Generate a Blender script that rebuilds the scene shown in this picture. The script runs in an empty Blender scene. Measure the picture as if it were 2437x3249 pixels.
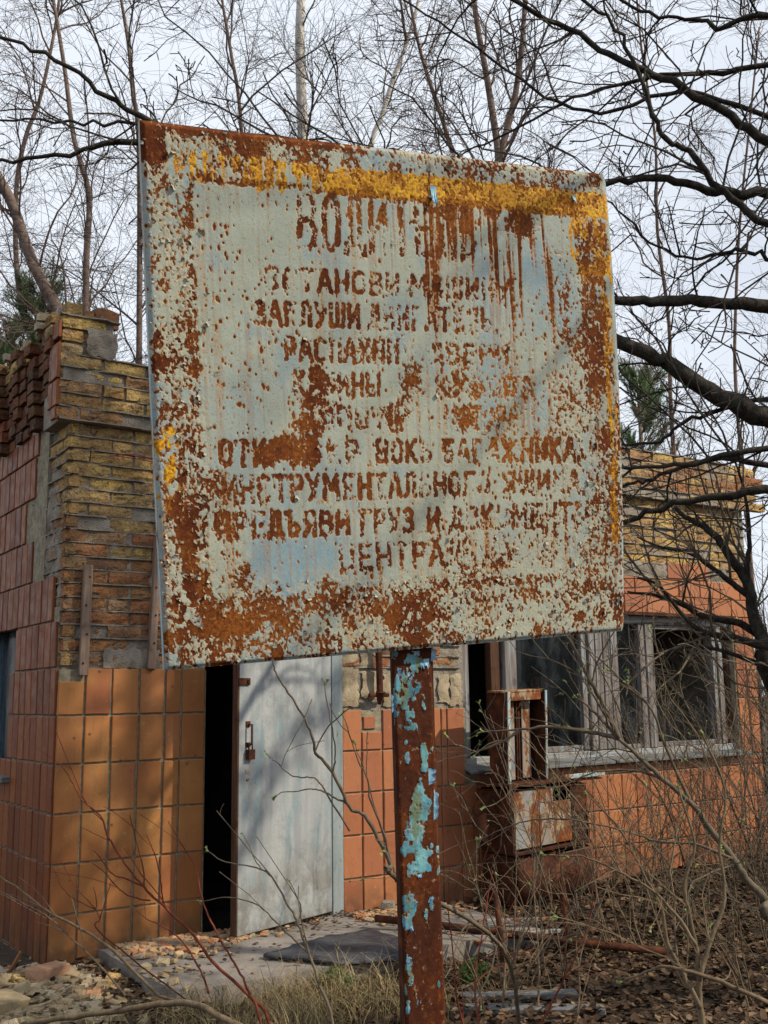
import bpy, math, random
import numpy as np
from mathutils import Vector, Matrix, Quaternion, noise

S = bpy.context.scene
C = S.collection
R = random.Random(7)
rad = math.radians

# ------------------------------------------------------------------ camera, sky, sun, exposure
EYE = Vector((0, 0, 1.4))
FW = Vector([0.552,0.816,0.174]).normalized()
UPV = Vector([-0.086,-0.153,0.985])
cam = bpy.data.cameras.new('camera')
cam.sensor_fit = 'VERTICAL'; cam.sensor_height = 36; cam.lens = 36 * 1.029
cam.clip_end = 2000; cam.clip_start = .05
co = bpy.data.objects.new('camera', cam); C.objects.link(co)
rt = FW.cross(UPV).normalized(); up = rt.cross(FW)
co.matrix_world = Matrix(((rt.x, up.x, -FW.x, EYE.x), (rt.y, up.y, -FW.y, EYE.y), (rt.z, up.z, -FW.z, EYE.z), (0, 0, 0, 1)))
S.camera = co

SUN = Vector((.85, -1.0, 1.0)).normalized()
w = bpy.data.worlds.new('World'); S.world = w; w.use_nodes = True
nt = w.node_tree; nt.nodes.clear()
sky = nt.nodes.new('ShaderNodeTexSky'); sky.sky_type = 'NISHITA'; sky.sun_disc = False
sky.sun_elevation = math.asin(SUN.z); sky.sun_rotation = math.atan2(SUN.x, SUN.y)
sky.dust_density = 2.5; sky.air_density = 1.0; sky.ozone_density = 1.0
tc = nt.nodes.new('ShaderNodeTexCoord')
mp = nt.nodes.new('ShaderNodeMapping'); mp.inputs['Scale'].default_value = (1, 1, 1.6)
nt.links.new(tc.outputs['Generated'], mp.inputs['Vector'])
cn = nt.nodes.new('ShaderNodeTexNoise'); cn.inputs['Scale'].default_value = 1.6; cn.inputs['Detail'].default_value = 5; cn.inputs['Roughness'].default_value = .55
nt.links.new(mp.outputs[0], cn.inputs['Vector'])
cr = nt.nodes.new('ShaderNodeValToRGB'); cr.color_ramp.elements[0].position = .28; cr.color_ramp.elements[0].color = (.66, .66, .66, 1)
cr.color_ramp.elements[1].position = .53; cr.color_ramp.elements[1].color = (.97, .97, .97, 1)
nt.links.new(cn.outputs['Fac'], cr.inputs['Fac'])
mx = nt.nodes.new('ShaderNodeMix'); mx.data_type = 'RGBA'
nt.links.new(cr.outputs['Color'], mx.inputs[0]); nt.links.new(sky.outputs[0], mx.inputs[6]); mx.inputs[7].default_value = (8.6, 9.2, 10.1, 1)
bg = nt.nodes.new('ShaderNodeBackground'); bg.inputs['Strength'].default_value = .104
nt.links.new(mx.outputs[2], bg.inputs['Color'])
wo = nt.nodes.new('ShaderNodeOutputWorld'); nt.links.new(bg.outputs[0], wo.inputs[0])

sl = bpy.data.lights.new('sun', 'SUN'); sl.energy = 5.0; sl.angle = rad(.55); sl.color = (1, .89, .70)
so = bpy.data.objects.new('sun', sl); C.objects.link(so)
so.rotation_euler = (-SUN).to_track_quat('-Z', 'Y').to_euler()
so.location = (0, 0, 20)
S.render.engine = 'CYCLES'
S.view_settings.view_transform = 'Standard'; S.view_settings.look = 'None'
S.view_settings.gamma = 1; S.view_settings.use_curve_mapping = False
S.view_settings.exposure = 0.02

# ------------------------------------------------------------------ material helpers
class Mt:
    def __init__(s, name, rough=.8, metal=0):
        s.m = bpy.data.materials.new(name); s.m.use_nodes = True
        s.t = s.m.node_tree; s.b = s.t.nodes['Principled BSDF']
        s.b.inputs['Roughness'].default_value = rough; s.b.inputs['Metallic'].default_value = metal
        s.b.inputs['Specular IOR Level'].default_value = .13
        s.pos = s.n('ShaderNodeNewGeometry').outputs['Position']
    def n(s, typ, props=None, **ins):
        nd = s.t.nodes.new(typ)
        for k_, v in (props or {}).items(): setattr(nd, k_, v)
        for k_, v in ins.items():
            sk = nd.inputs[int(k_[1:])] if k_[0] == 'i' and k_[1:].isdigit() else nd.inputs[k_.replace('_', ' ')]
            s.put(sk, v)
        return nd
    def put(s, sk, v):
        if isinstance(v, bpy.types.NodeSocket): s.t.links.new(v, sk)
        else:
            if isinstance(v, (tuple, list)) and sk.type == 'RGBA' and len(v) == 3: v = (*v, 1)
            sk.default_value = v
    def noise(s, scale, detail=4, rough=.55, vec=None, dist=0.):
        return s.n('ShaderNodeTexNoise', Vector=vec or s.pos, Scale=scale, Detail=detail, Roughness=rough, Distortion=dist).outputs['Fac']
    def vor(s, scale, vec=None, feature='F1', out='Distance'):
        return s.n('ShaderNodeTexVoronoi', {'feature': feature}, Vector=vec or s.pos, Scale=scale).outputs[out]
    def stretch(s, sx, sy, sz, vec=None):
        return s.n('ShaderNodeMapping', Vector=vec or s.pos, Scale=(sx, sy, sz)).outputs[0]
    def mix(s, f, a, b, blend='MIX'):
        nd = s.n('ShaderNodeMix', {'data_type': 'RGBA', 'blend_type': blend})
        s.put(nd.inputs[0], f); s.put(nd.inputs[6], a); s.put(nd.inputs[7], b)
        return nd.outputs[2]
    def ma(s, op, a, b=0., c=0.):
        nd = s.n('ShaderNodeMath', {'operation': op}); s.put(nd.inputs[0], a); s.put(nd.inputs[1], b)
        s.put(nd.inputs[2], c); return nd.outputs[0]
    def ss(s, v, a, b, lo=0., hi=1.):
        nd = s.n('ShaderNodeMapRange', {'interpolation_type': 'SMOOTHSTEP'})
        for i_, x in enumerate((v, a, b, lo, hi)): s.put(nd.inputs[i_], x)
        return nd.outputs[0]
    def ramp(s, f, *stops, interp='LINEAR'):
        nd = s.n('ShaderNodeValToRGB'); cr_ = nd.color_ramp; cr_.interpolation = interp
        while len(cr_.elements) < len(stops): cr_.elements.new(.5)
        for e, (ps, cl) in zip(cr_.elements, stops): e.position = ps; e.color = (*cl, 1)
        s.put(nd.inputs[0], f); return nd.outputs[0]
    def attr(s, name, out='Color'): return s.n('ShaderNodeAttribute', {'attribute_name': name}).outputs[out]
    def sep(s, c):
        return s.n('ShaderNodeSeparateColor', Color=c).outputs
    def rnd(s):
        a = s.n('ShaderNodeObjectInfo').outputs['Random']; b = s.attr('rnd', 'Fac')
        return s.ma('FRACT', s.ma('ADD', a, b))
    def col(s, c): s.put(s.b.inputs['Base Color'], c); return s
    def rough(s, v): s.put(s.b.inputs['Roughness'], v); return s
    def bump(s, h, dist=.002, strength=1.):
        s.t.links.new(s.n('ShaderNodeBump', Height=h, Distance=dist, Strength=strength).outputs[0], s.b.inputs['Normal']); return s

MAT = {}
def tilemat(name, stops):
    q = Mt(name, .5); r = q.rnd()
    c = q.ramp(r, *stops)
    big = q.noise(2.2, 3); mid = q.noise(14, 5, .65); fine = q.noise(180, 3)
    c = q.mix(q.ss(big, .4, .8), c, (.37, .175, .055), 'MIX') if 'front' in name else c  # gold of sunlit tiles mixed into the front colour
    c = q.mix(q.ss(mid, .5, .8, 0, .55), c, (.16, .06, .03))
    c = q.mix(q.ss(fine, .58, .75, 0, .5), c, (.10, .04, .02))
    c = q.mix(q.ss(q.vor(9), .10, .05, 0, .8), c, (.06, .04, .03)); c = q.mix(q.ss(q.noise(26, 6, .75), .62, .67, 0, .7), c, (.30, .24, .16))
    streak = q.noise(1, 4, .6, q.stretch(30, 30, 2.5))
    c = q.mix(q.ss(streak, .55, .78, 0, .35), c, (.10, .07, .05))
    z = q.n('ShaderNodeSeparateXYZ', Vector=q.pos).outputs[2]
    grime = q.ma('MULTIPLY', q.ss(z, .34, .02), q.ss(q.noise(9, 4), .3, .62))
    c = q.mix(q.ma('MULTIPLY', grime, .8), c, (.05, .04, .025))
    q.col(c).rough(q.ss(mid, .3, .7, .38, .62)).bump(q.ma('ADD', q.ma('MULTIPLY', fine, .25), mid), .0016, .5)
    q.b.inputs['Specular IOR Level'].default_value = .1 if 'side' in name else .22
    return q.m
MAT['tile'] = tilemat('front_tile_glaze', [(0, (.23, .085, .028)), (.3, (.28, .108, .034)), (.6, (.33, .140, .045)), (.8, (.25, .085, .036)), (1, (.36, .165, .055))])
MAT['tile_side_shade'] = tilemat('side_tile_glaze', [(0, (.13, .040, .017)), (.35, (.18, .056, .021)), (.7, (.21, .072, .026)), (1, (.125, .044, .020))])  # same tile as the front, colour darkened for the shaded side wall
MAT['tile_pink'] = tilemat('pale_tile_glaze', [(0, (.27, .095, .045)), (.4, (.33, .130, .062)), (.7, (.36, .14, .058)), (1, (.28, .10, .05))])

def brickmat(name, stops, moss=.0):
    q = Mt(name, .9); r = q.rnd()
    c = q.ramp(r, *stops)
    a = q.noise(22, 6, .7); b = q.noise(90, 4, .7); cr_ = q.vor(60)
    c = q.mix(q.ss(a, .43, .66, 0, .75), c, (.14, .095, .055))
    c = q.mix(q.ss(q.noise(13, 5, .7), .56, .66, 0, .8), c, (.20, .16, .11)); c = q.mix(q.ss(q.noise(5, 4, .6), .40, .65, 0, .55), c, (.16, .095, .05))
    c = q.mix(q.ss(q.noise(31, 5, .7), .56, .66, 0, .8), c, (.045, .032, .02))
    c = q.mix(q.ss(b, .53, .70, 0, .75), c, (.04, .028, .018))
    c = q.mix(q.ss(q.noise(1.6, 3), .5, .75, 0, .3), c, (.10, .07, .05))
    q.col(c).bump(q.ma('ADD', q.ma('MULTIPLY', a, 1.3), q.ma('ADD', q.ma('MULTIPLY', b, .6), q.ma('MULTIPLY', cr_, .5))), .011, .9)
    return q.m
YEL = [(0, (.42, .27, .10)), (.2, (.55, .38, .14)), (.4, (.38, .25, .12)), (.6, (.58, .40, .13)), (.8, (.36, .18, .08)), (1, (.50, .38, .20))]
ORG = [(0, (.44, .18, .075)), (.3, (.30, .11, .05)), (.55, (.50, .25, .10)), (.75, (.20, .08, .045)), (1, (.40, .26, .15))]
RED = [(0, (.070, .020, .012)), (.3, (.11, .024, .013)), (.6, (.055, .024, .016)), (.85, (.20, .045, .018)), (1, (.10, .05, .024))]
MAT['brick_y'] = brickmat('yellow_brick_clay', YEL)
MAT['brick_o'] = brickmat('orange_brick_clay', ORG)
MAT['brick_r'] = brickmat('red_brick_clay', RED)

q = Mt('old_mortar', .95)
c = q.ramp(q.noise(9, 6, .65), (.3, (.12, .10, .08)), (.55, (.26, .23, .19)), (.75, (.36, .33, .28)))
q.col(c).bump(q.ma('ADD', q.noise(40, 6, .7), q.ma('MULTIPLY', q.vor(120), .4)), .012, .9); MAT['mortar'] = q.m
q = Mt('tile_grout', .95)
c = q.ramp(q.noise(25, 5, .65), (.3, (.13, .11, .08)), (.6, (.27, .24, .17)), (.8, (.34, .31, .23)))
q.col(c).bump(q.noise(120, 4, .7), .004, .8); MAT['grout'] = q.m
q = Mt('old_plaster_bed', .95)
c = q.ramp(q.noise(12, 6, .65), (.3, (.22, .17, .11)), (.6, (.36, .30, .21)), (.8, (.44, .38, .28)))
q.col(c).bump(q.noise(60, 6, .7), .01, .9); MAT['plaster'] = q.m

def woodmat(name, a, b, axis='z', paint=None):
    q = Mt(name, .85)
    st = {'z': (60, 60, 2.5), 'x': (2.5, 60, 60)}[axis]
    g = q.noise(1, 6, .65, q.stretch(*st))
    c = q.ramp(g, (.3, a), (.65, b))
    c = q.mix(q.ss(q.noise(9, 5), .55, .7, 0, .6), c, tuple(x * .35 for x in a))
    if paint: c = q.mix(q.ss(q.noise(1, 6, .7, q.stretch(*[x * .5 for x in st])), .5, .6, 0, .85), c, paint)
    q.col(c).bump(g, .003, .8); return q.m
MAT['wood'] = woodmat('grey_weathered_wood', (.10, .085, .08), (.21, .185, .175), 'z', (.22, .25, .27))
MAT['wood_x'] = woodmat('grey_weathered_wood_rail', (.15, .14, .13), (.33, .32, .31), 'x', (.25, .31, .36))
MAT['wood_brown'] = woodmat('brown_old_wood', (.035, .018, .012), (.10, .05, .03))
MAT['batten'] = woodmat('greybrown_batten_wood', (.12, .08, .06), (.25, .18, .14))
MAT['blue_wood'] = woodmat('blue_painted_wood', (.07, .12, .17), (.14, .22, .30), 'z', (.2, .25, .3))
MAT['sill'] = woodmat('grey_sill_board', (.07, .07, .07), (.17, .17, .17), 'x')

q = Mt('pale_door_paint', .55)
z1 = q.noise(1, 5, .6, q.stretch(14, 14, 1.1)); m1 = q.noise(3, 4)
c = q.mix(q.ss(z1, .3, .7), (.22, .235, .25), (.30, .315, .32))
c = q.mix(q.ma('MULTIPLY', q.ss(q.noise(1, 4, .6, q.stretch(9, 9, 2.2)), .5, .68), .75), c, (.15, .22, .25))
c = q.mix(q.ss(q.noise(55, 5, .7), .62, .75, 0, .7), c, (.2, .2, .19))
c = q.mix(q.ss(q.noise(1, 4, .6, q.stretch(40, 40, 3)), .6, .8, 0, .4), c, (.28, .24, .2))
zz = q.n('ShaderNodeSeparateXYZ', Vector=q.pos).outputs[2]
c = q.mix(q.ma('MULTIPLY', q.ss(zz, .75, .12), q.ss(q.noise(7, 6, .7), .38, .62, 0, .7)), c, (.11, .095, .075))
c = q.mix(q.ss(q.noise(2.6, 6, .75), .50, .64, 0, .45), c, (.12, .14, .15))
c = q.mix(q.ss(q.noise(24, 6, .75), .64, .68, 0, .85), c, (.13, .09, .065))
q.col(c).bump(q.ma('ADD', q.noise(50, 5), q.ma('MULTIPLY', q.noise(2.5, 3), 4.)), .003, .7); MAT['door'] = q.m
q = Mt('grey_blue_door_frame_paint', .7)
c = q.ramp(q.noise(1, 5, .6, q.stretch(18, 18, 2)), (.3, (.16, .19, .20)), (.65, (.27, .31, .32)))
c = q.mix(q.ss(q.noise(1, 5, .7, q.stretch(30, 30, 8)), .6, .68), c, (.10, .07, .06))
q.col(c).bump(q.noise(40, 5), .003, .6); MAT['frame_paint'] = q.m

q = Mt('dark_rust', .8, .15)
a = q.noise(12, 6, .7); b = q.noise(70, 5, .7)
c = q.ramp(a, (.25, (.018, .008, .006)), (.5, (.055, .020, .011)), (.68, (.12, .042, .018)), (.85, (.24, .10, .035)))
c = q.mix(q.ss(b, .5, .75, 0, .6), c, (.03, .014, .01))
q.col(c).bump(q.ma('ADD', a, q.ma('MULTIPLY', b, .5)), .003, .8); MAT['rust'] = q.m

def paintrust(name, paint, thr=.5, sc=9):
    q = Mt(name, .55, 0)
    a = q.noise(1, 7, .72, q.stretch(sc, sc, sc * .45)); b = q.noise(80, 4, .7)
    rust = q.ramp(q.noise(20, 6, .7), (.3, (.07, .022, .012)), (.55, (.19, .06, .02)), (.75, (.36, .17, .045)))
    pc = q.mix(q.ss(q.noise(7, 4), .4, .65, 0, .5), paint, tuple(x * .72 for x in paint))
    e = q.ma('ADD', a, q.ma('MULTIPLY', b, .12))
    c = q.mix(q.ss(e, thr, thr + .04), pc, rust)
    halo = q.ss(e, thr - .1, thr, 0, .55)
    c = q.mix(q.ma('MULTIPLY', halo, q.ss(e, thr + .02, thr)), c, (.35, .20, .06))
    q.col(c).bump(q.ma('ADD', q.ss(e, thr, thr + .04, 1, 0), q.ma('MULTIPLY', b, .3)), .002, .8); return q.m
MAT['grey_paint'] = paintrust('grey_enamel_over_rust', (.22, .235, .25), .56)
MAT['grey_paint_rusty'] = paintrust('grey_enamel_mostly_rusted', (.24, .24, .20), .5, 7)
MAT['lightblue_paint'] = paintrust('light_blue_enamel', (.30, .42, .46), .58, 14)

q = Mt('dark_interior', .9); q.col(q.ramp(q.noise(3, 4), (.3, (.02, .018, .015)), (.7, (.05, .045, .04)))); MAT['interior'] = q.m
q = Mt('interior_plaster', .9); q.col(q.ramp(q.noise(2, 5), (.3, (.10, .10, .09)), (.7, (.22, .23, .22)))); MAT['interior_wall'] = q.m
q = Mt('roof_felt', .9); q.col(q.ramp(q.noise(3, 5), (.3, (.03, .03, .03)), (.7, (.09, .085, .07)))).bump(q.noise(30), .01); MAT['felt'] = q.m

q = Mt('dusty_glass', .12)
q.b.inputs['Specular IOR Level'].default_value = .22
dirt = q.ss(q.noise(1, 5, .6, q.stretch(7, 7, 3)), .35, .75)
q.col(q.mix(dirt, (.006, .008, .010), (.030, .038, .044)))
q.rough(q.ss(dirt, 0, 1, .08, .5))
al = q.ss(dirt, 0., 1., .15, .5); q.put(q.b.inputs['Alpha'], al); MAT['glass'] = q.m

def barkmat(name, a, b, sc=30, vert=.25, extra=None):
    q = Mt(name, .9)
    g = q.noise(1, 5, .65, q.stretch(sc, sc, sc * vert))
    c = q.ramp(g, (.3, a), (.65, b))
    if extra: c = extra(q, c)
    q.col(c).bump(q.ma('ADD', g, q.ma('MULTIPLY', q.noise(11, 4), .8)), .006 if 'dark' not in name else .016, .9); return q.m
def birch(q, c):
    band = q.noise(1, 5, .7, q.stretch(5, 5, 26))
    return q.mix(q.ss(band, .60, .66), c, (.05, .04, .035))
MAT['birch'] = barkmat('white_birch_bark', (.50, .46, .41), (.68, .65, .60), 6, 2, birch)
MAT['bark_red'] = barkmat('reddish_young_birch_bark', (.085, .060, .050), (.21, .155, .13), 14, 1.5, lambda q, c: q.mix(q.ss(q.noise(1, 4, .6, q.stretch(8, 8, 50)), .55, .65, 0, .6), c, (.30, .24, .21)))
MAT['bark_dark'] = barkmat('dark_orchard_bark', (.011, .010, .008), (.052, .044, .036), 45, .6, lambda q, c: q.mix(q.ss(q.noise(18, 5), .58, .68, 0, .7), c, (.055, .06, .045)))
MAT['twig_red'] = barkmat('fine_reddish_birch_twig', (.055, .038, .033), (.12, .084, .070))
MAT['twig_grey'] = barkmat('fine_grey_twig', (.055, .045, .04), (.12, .10, .085))
MAT['twig_dark'] = barkmat('dark_spur_twig', (.02, .016, .014), (.06, .048, .042))
MAT['stem_red'] = barkmat('red_sapling_bark', (.09, .020, .014), (.17, .05, .028))
MAT['stem_tan'] = barkmat('tan_shrub_bark', (.075, .055, .034), (.17, .125, .08), 40, .3)
MAT['stem_olive'] = barkmat('olive_brown_shrub_bark', (.06, .048, .034), (.15, .12, .085), 40, .3)
q = Mt('green_bud', .5); q.col(q.ramp(q.rnd(), (0, (.12, .16, .05)), (1, (.20, .25, .08)))); MAT['bud'] = q.m
q = Mt('pine_needles', .6); q.col(q.ramp(q.attr('rnd', 'Fac'), (0, (.06, .12, .05)), (.5, (.12, .20, .08)), (1, (.20, .28, .12)))); MAT['pine'] = q.m
q = Mt('green_weed_leaf', .6); q.col(q.ramp(q.attr('rnd', 'Fac'), (0, (.035, .085, .02)), (1, (.09, .17, .04)))); MAT['weed'] = q.m
q = Mt('dead_leaves', .75)
c = q.ramp(q.attr('rnd', 'Fac'), (0, (.025, .015, .010)), (.35, (.065, .038, .022)), (.65, (.12, .072, .042)), (.88, (.20, .135, .082)), (1, (.30, .22, .14)))
q.col(q.mix(q.ss(q.noise(90, 3), .45, .7, 0, .5), c, (.04, .024, .015))); MAT['litter'] = q.m
q = Mt('dry_grass', .8); q.col(q.ramp(q.attr('rnd', 'Fac'), (0, (.10, .07, .035)), (.5, (.20, .15, .075)), (1, (.33, .26, .14)))); MAT['grass'] = q.m
q = Mt('soil', .95)
q.col(q.ramp(q.noise(18, 6, .7), (.3, (.03, .022, .015)), (.6, (.075, .055, .038)), (.8, (.13, .10, .07)))).bump(q.noise(30, 6, .7), .02); MAT['soil'] = q.m
q = Mt('old_concrete', .9)
c = q.ramp(q.noise(5, 6, .65), (.3, (.13, .115, .10)), (.6, (.23, .205, .185)), (.8, (.29, .265, .24)))
c = q.mix(q.ss(q.noise(60, 5, .7), .58, .75, 0, .6), c, (.06, .05, .04))
q.col(c).bump(q.noise(50, 6, .7), .006, .8); MAT['concrete'] = q.m
q = Mt('black_rubber_sheet', .6)
c = q.ramp(q.noise(9, 5, .65), (.3, (.022, .022, .026)), (.7, (.07, .07, .08)))
q.col(c).bump(q.noise(14, 5), .01, .6); MAT['rubber'] = q.m
def rubble(name, stops):
    q = Mt(name, .9); c = q.ramp(q.rnd(), *stops); c = q.mix(q.ss(q.noise(35, 5, .7), .45, .7, 0, .5), c, (.15, .11, .07))
    q.col(c).bump(q.noise(50, 5, .7), .006); return q.m
MAT['chip_pale'] = rubble('pale_rubble', [(0, (.25, .19, .11)), (.4, (.36, .29, .18)), (.7, (.28, .18, .10)), (1, (.42, .36, .26))])
MAT['chip_tile'] = rubble('broken_tile_chips', [(0, (.40, .17, .08)), (.4, (.44, .30, .17)), (.8, (.30, .24, .17)), (1, (.35, .12, .05))])
q = Mt('red_wire', .5); q.col((.25, .03, .03)); MAT['wire'] = q.m

# ------------------------------------------------------------------ object helpers
def wloc(o):
    v = Vector((0, 0, 0))
    while o is not None: v += o.location; o = o.parent
    return v
def tag(o, label=None, cat=None, group=None, kind=None):
    if label: o['label'] = label
    if cat: o['category'] = cat
    if group: o['group'] = group
    if kind: o['kind'] = kind
    return o
def thing(name, label, cat, loc=(0, 0, 0), group=None):
    o = bpy.data.objects.new(name, None); C.objects.link(o); o.location = loc
    o.empty_display_size = .1
    return tag(o, label, cat, group)
def link(name, me, parent=None, loc=None):
    o = bpy.data.objects.new(name, me); C.objects.link(o)
    if parent is not None: o.parent = parent
    if loc is not None: o.location = Vector(loc) - (wloc(parent) if parent is not None else Vector((0, 0, 0)))
    return o
def np_mesh(name, V, F_, mat, smooth=False, rnd=None, cols=None):
    """V (n,3), F_ list of equal length faces array (m,k)"""
    V = np.asarray(V, dtype=np.float32); F_ = np.asarray(F_, dtype=np.int32)
    me = bpy.data.meshes.new(name); m, k_ = F_.shape
    me.vertices.add(len(V)); me.vertices.foreach_set('co', V.ravel())
    me.loops.add(m * k_); me.loops.foreach_set('vertex_index', F_.ravel())
    me.polygons.add(m); me.polygons.foreach_set('loop_start', np.arange(0, m * k_, k_, dtype=np.int32))
    me.polygons.foreach_set('use_smooth', np.full(m, smooth, dtype=bool))
    me.materials.append(mat)
    if rnd is not None:
        a = me.attributes.new('rnd', 'FLOAT', 'POINT'); a.data.foreach_set('value', np.asarray(rnd, dtype=np.float32))
    for nm, arr in (cols or {}).items():
        a = me.attributes.new(nm, 'FLOAT_COLOR', 'POINT'); a.data.foreach_set('color', np.asarray(arr, dtype=np.float32).ravel())
    me.update(calc_edges=True); me.validate(); return me

class MB:
    def __init__(s): s.v = []; s.f = []; s.r = []; s.cr = 0.
    def add(s, vs, fs):
        b = len(s.v); s.v += [tuple(x) for x in vs]; s.f += [tuple(i + b for i in f_) for f_ in fs]; s.r += [s.cr] * len(vs)
    def box(s, x0, x1, y0, y1, z0, z1, jit=0., rot=None, rg=R):
        j = lambda: rg.uniform(-jit, jit) if jit else 0
        vs = [Vector((x + j(), y + j(), z + j())) for x in (x0, x1) for y in (y0, y1) for z in (z0, z1)]
        if rot is not None:
            c_ = Vector(((x0 + x1) / 2, (y0 + y1) / 2, (z0 + z1) / 2)); vs = [rot @ (v - c_) + c_ for v in vs]
        s.add(vs, [(0, 1, 3, 2), (4, 6, 7, 5), (0, 4, 5, 1), (2, 3, 7, 6), (0, 2, 6, 4), (1, 5, 7, 3)])
    def obox(s, c_, ax, ay, az, hx, hy, hz):
        c_ = Vector(c_); vs = [c_ + ax * (i * hx) + ay * (j * hy) + az * (l * hz) for i in (-1, 1) for j in (-1, 1) for l in (-1, 1)]
        s.add(vs, [(0, 1, 3, 2), (4, 6, 7, 5), (0, 4, 5, 1), (2, 3, 7, 6), (0, 2, 6, 4), (1, 5, 7, 3)])
    def tube(s, pts, radii, n=6, cap=True):
        N = len(pts); base = len(s.v); up_ = None
        for i in range(N):
            a = pts[max(i - 1, 0)]; b = pts[min(i + 1, N - 1)]
            t = (b - a)
            if t.length < 1e-9: t = Vector((0, 0, 1))
            t.normalize()
            if up_ is None: up_ = t.orthogonal().normalized()
            up_ = up_ - t * up_.dot(t)
            up_ = up_.normalized() if up_.length > 1e-6 else t.orthogonal().normalized()
            sd = t.cross(up_); r_ = radii[i]; p_ = pts[i]
            for k_ in range(n):
                a_ = 2 * math.pi * k_ / n; ca = math.cos(a_) * r_; sa = math.sin(a_) * r_
                s.v.append((p_.x + up_.x * ca + sd.x * sa, p_.y + up_.y * ca + sd.y * sa, p_.z + up_.z * ca + sd.z * sa)); s.r.append(s.cr)
        for i in range(N - 1):
            o = base + i * n
            for k_ in range(n):
                k2 = (k_ + 1) % n
                s.f.append((o + k_, o + k2, o + n + k2, o + n + k_))
        if cap and n > 3:
            s.f.append(tuple(base + k_ for k_ in range(n - 1, -1, -1))); s.f.append(tuple(base + (N - 1) * n + k_ for k_ in range(n)))
    def mesh(s, name, mat, off=Vector((0, 0, 0)), smooth=False, rnd=False):
        me = bpy.data.meshes.new(name)
        vs = [(x - off.x, y - off.y, z - off.z) for x, y, z in s.v] if off.length else s.v
        me.from_pydata(vs, [], s.f); me.materials.append(mat)
        if smooth: me.polygons.foreach_set('use_smooth', [True] * len(me.polygons))
        if rnd: a = me.attributes.new('rnd', 'FLOAT', 'POINT'); a.data.foreach_set('value', s.r)
        me.update(); return me
    def build(s, name, mat, parent=None, smooth=False, kind=None, rnd=False):
        off = wloc(parent) if parent is not None else Vector((0, 0, 0))
        o = bpy.data.objects.new(name, s.mesh(name, mat, off, smooth, rnd)); C.objects.link(o)
        if parent is not None: o.parent = parent
        if kind: o['kind'] = kind
        return o
def bevel(o, w_=.004, seg=1):
    m = o.modifiers.new('bevel', 'BEVEL'); m.width = w_; m.segments = seg; m.limit_method = 'ANGLE'; return o
def V3(l): return [Vector(x) for x in l]
def smooth_path(pts, sub=4):
    P = [pts[0] * 2 - pts[1]] + list(pts) + [pts[-1] * 2 - pts[-2]]; out = []
    for i in range(1, len(P) - 2):
        for j in range(sub):
            t = j / sub; a, b, c_, d_ = P[i - 1], P[i], P[i + 1], P[i + 2]
            out.append(.5 * ((2 * b) + (c_ - a) * t + (2 * a - 5 * b + 4 * c_ - d_) * t * t + (3 * b - a - 3 * c_ + d_) * t ** 3))
    out.append(P[-2]); return out

# ================================================================== ground
def gz(x, y):
    h = .02 * noise.noise(Vector((x * .9, y * .9, 0))) + .012 * noise.noise(Vector((x * 4, y * 4, 3)))
    h += .06 * max(0, min(1, (y - 4.6) / 1.2)) * (1 if x > 4.2 else .3)
    h += .10 * math.exp(-((x - 1.25) ** 2 / .5 + (y - 5.3) ** 2 / .45))          # rubble heap by the corner
    return h
def axis(lo, hi, d, far):
    a = list(np.arange(lo, hi, d)); e = d
    l = [lo]; r_ = [a[-1]]
    while l[-1] > -far: e *= 1.35; l.append(l[-1] - e)
    e = d
    while r_[-1] < far: e *= 1.35; r_.append(r_[-1] + e)
    return l[:0:-1] + a + r_[1:]
gx = axis(-1, 10, .08, 300); gy = axis(1.5, 7, .08, 300)
GV = [(x, y, gz(x, y) if abs(x) < 40 and abs(y) < 40 else 0) for y in gy for x in gx]
nx_ = len(gx)
GF = [(j * nx_ + i, j * nx_ + i + 1, (j + 1) * nx_ + i + 1, (j + 1) * nx_ + i) for j in range(len(gy) - 1) for i in range(nx_ - 1)]
g = link('ground', np_mesh('ground', GV, GF, MAT['soil'], True)); g['kind'] = 'structure'

mb = MB()
def slab_top(mb):
    nx, ny = 26, 12; x0, x1, y0, y1 = 2.04, 4.25, 4.74, 5.80
    b = len(mb.v); vs = []; fs = []
    for j in range(ny + 1):
        for i in range(nx + 1):
            e = (R.uniform(-.012, .012) if (i in (0, nx) or j == 0) else 0)
            vs.append((x0 + (x1 - x0) * i / nx + e - .16 * (1 - j / ny) * (i / nx) * 0, y0 + (y1 - y0) * j / ny + e, .10 + .006 * noise.noise(Vector((i * .4, j * .4, 1)))))
    for j in range(ny):
        for i in range(nx): a = j * (nx + 1) + i; fs.append((a, a + 1, a + nx + 2, a + nx + 1))
    n0 = len(vs); rim = [i for i in range(nx, -1, -1)] + [j * (nx + 1) for j in range(1, ny + 1)]
    rr = [i for i in range(nx + 1)]
    ring = [j * (nx + 1) for j in range(ny, -1, -1)] + list(range(1, nx + 1)) + [j * (nx + 1) + nx for j in range(1, ny + 1)]
    for q_ in ring: x, y, z = vs[q_]; vs.append((x, y, -.08))
    for a in range(len(ring) - 1): fs.append((ring[a], n0 + a, n0 + a + 1, ring[a + 1]))
    mb.add(vs, fs)
slab_top(mb); o = mb.build('concrete_path', MAT['concrete'], kind='structure')

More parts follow.
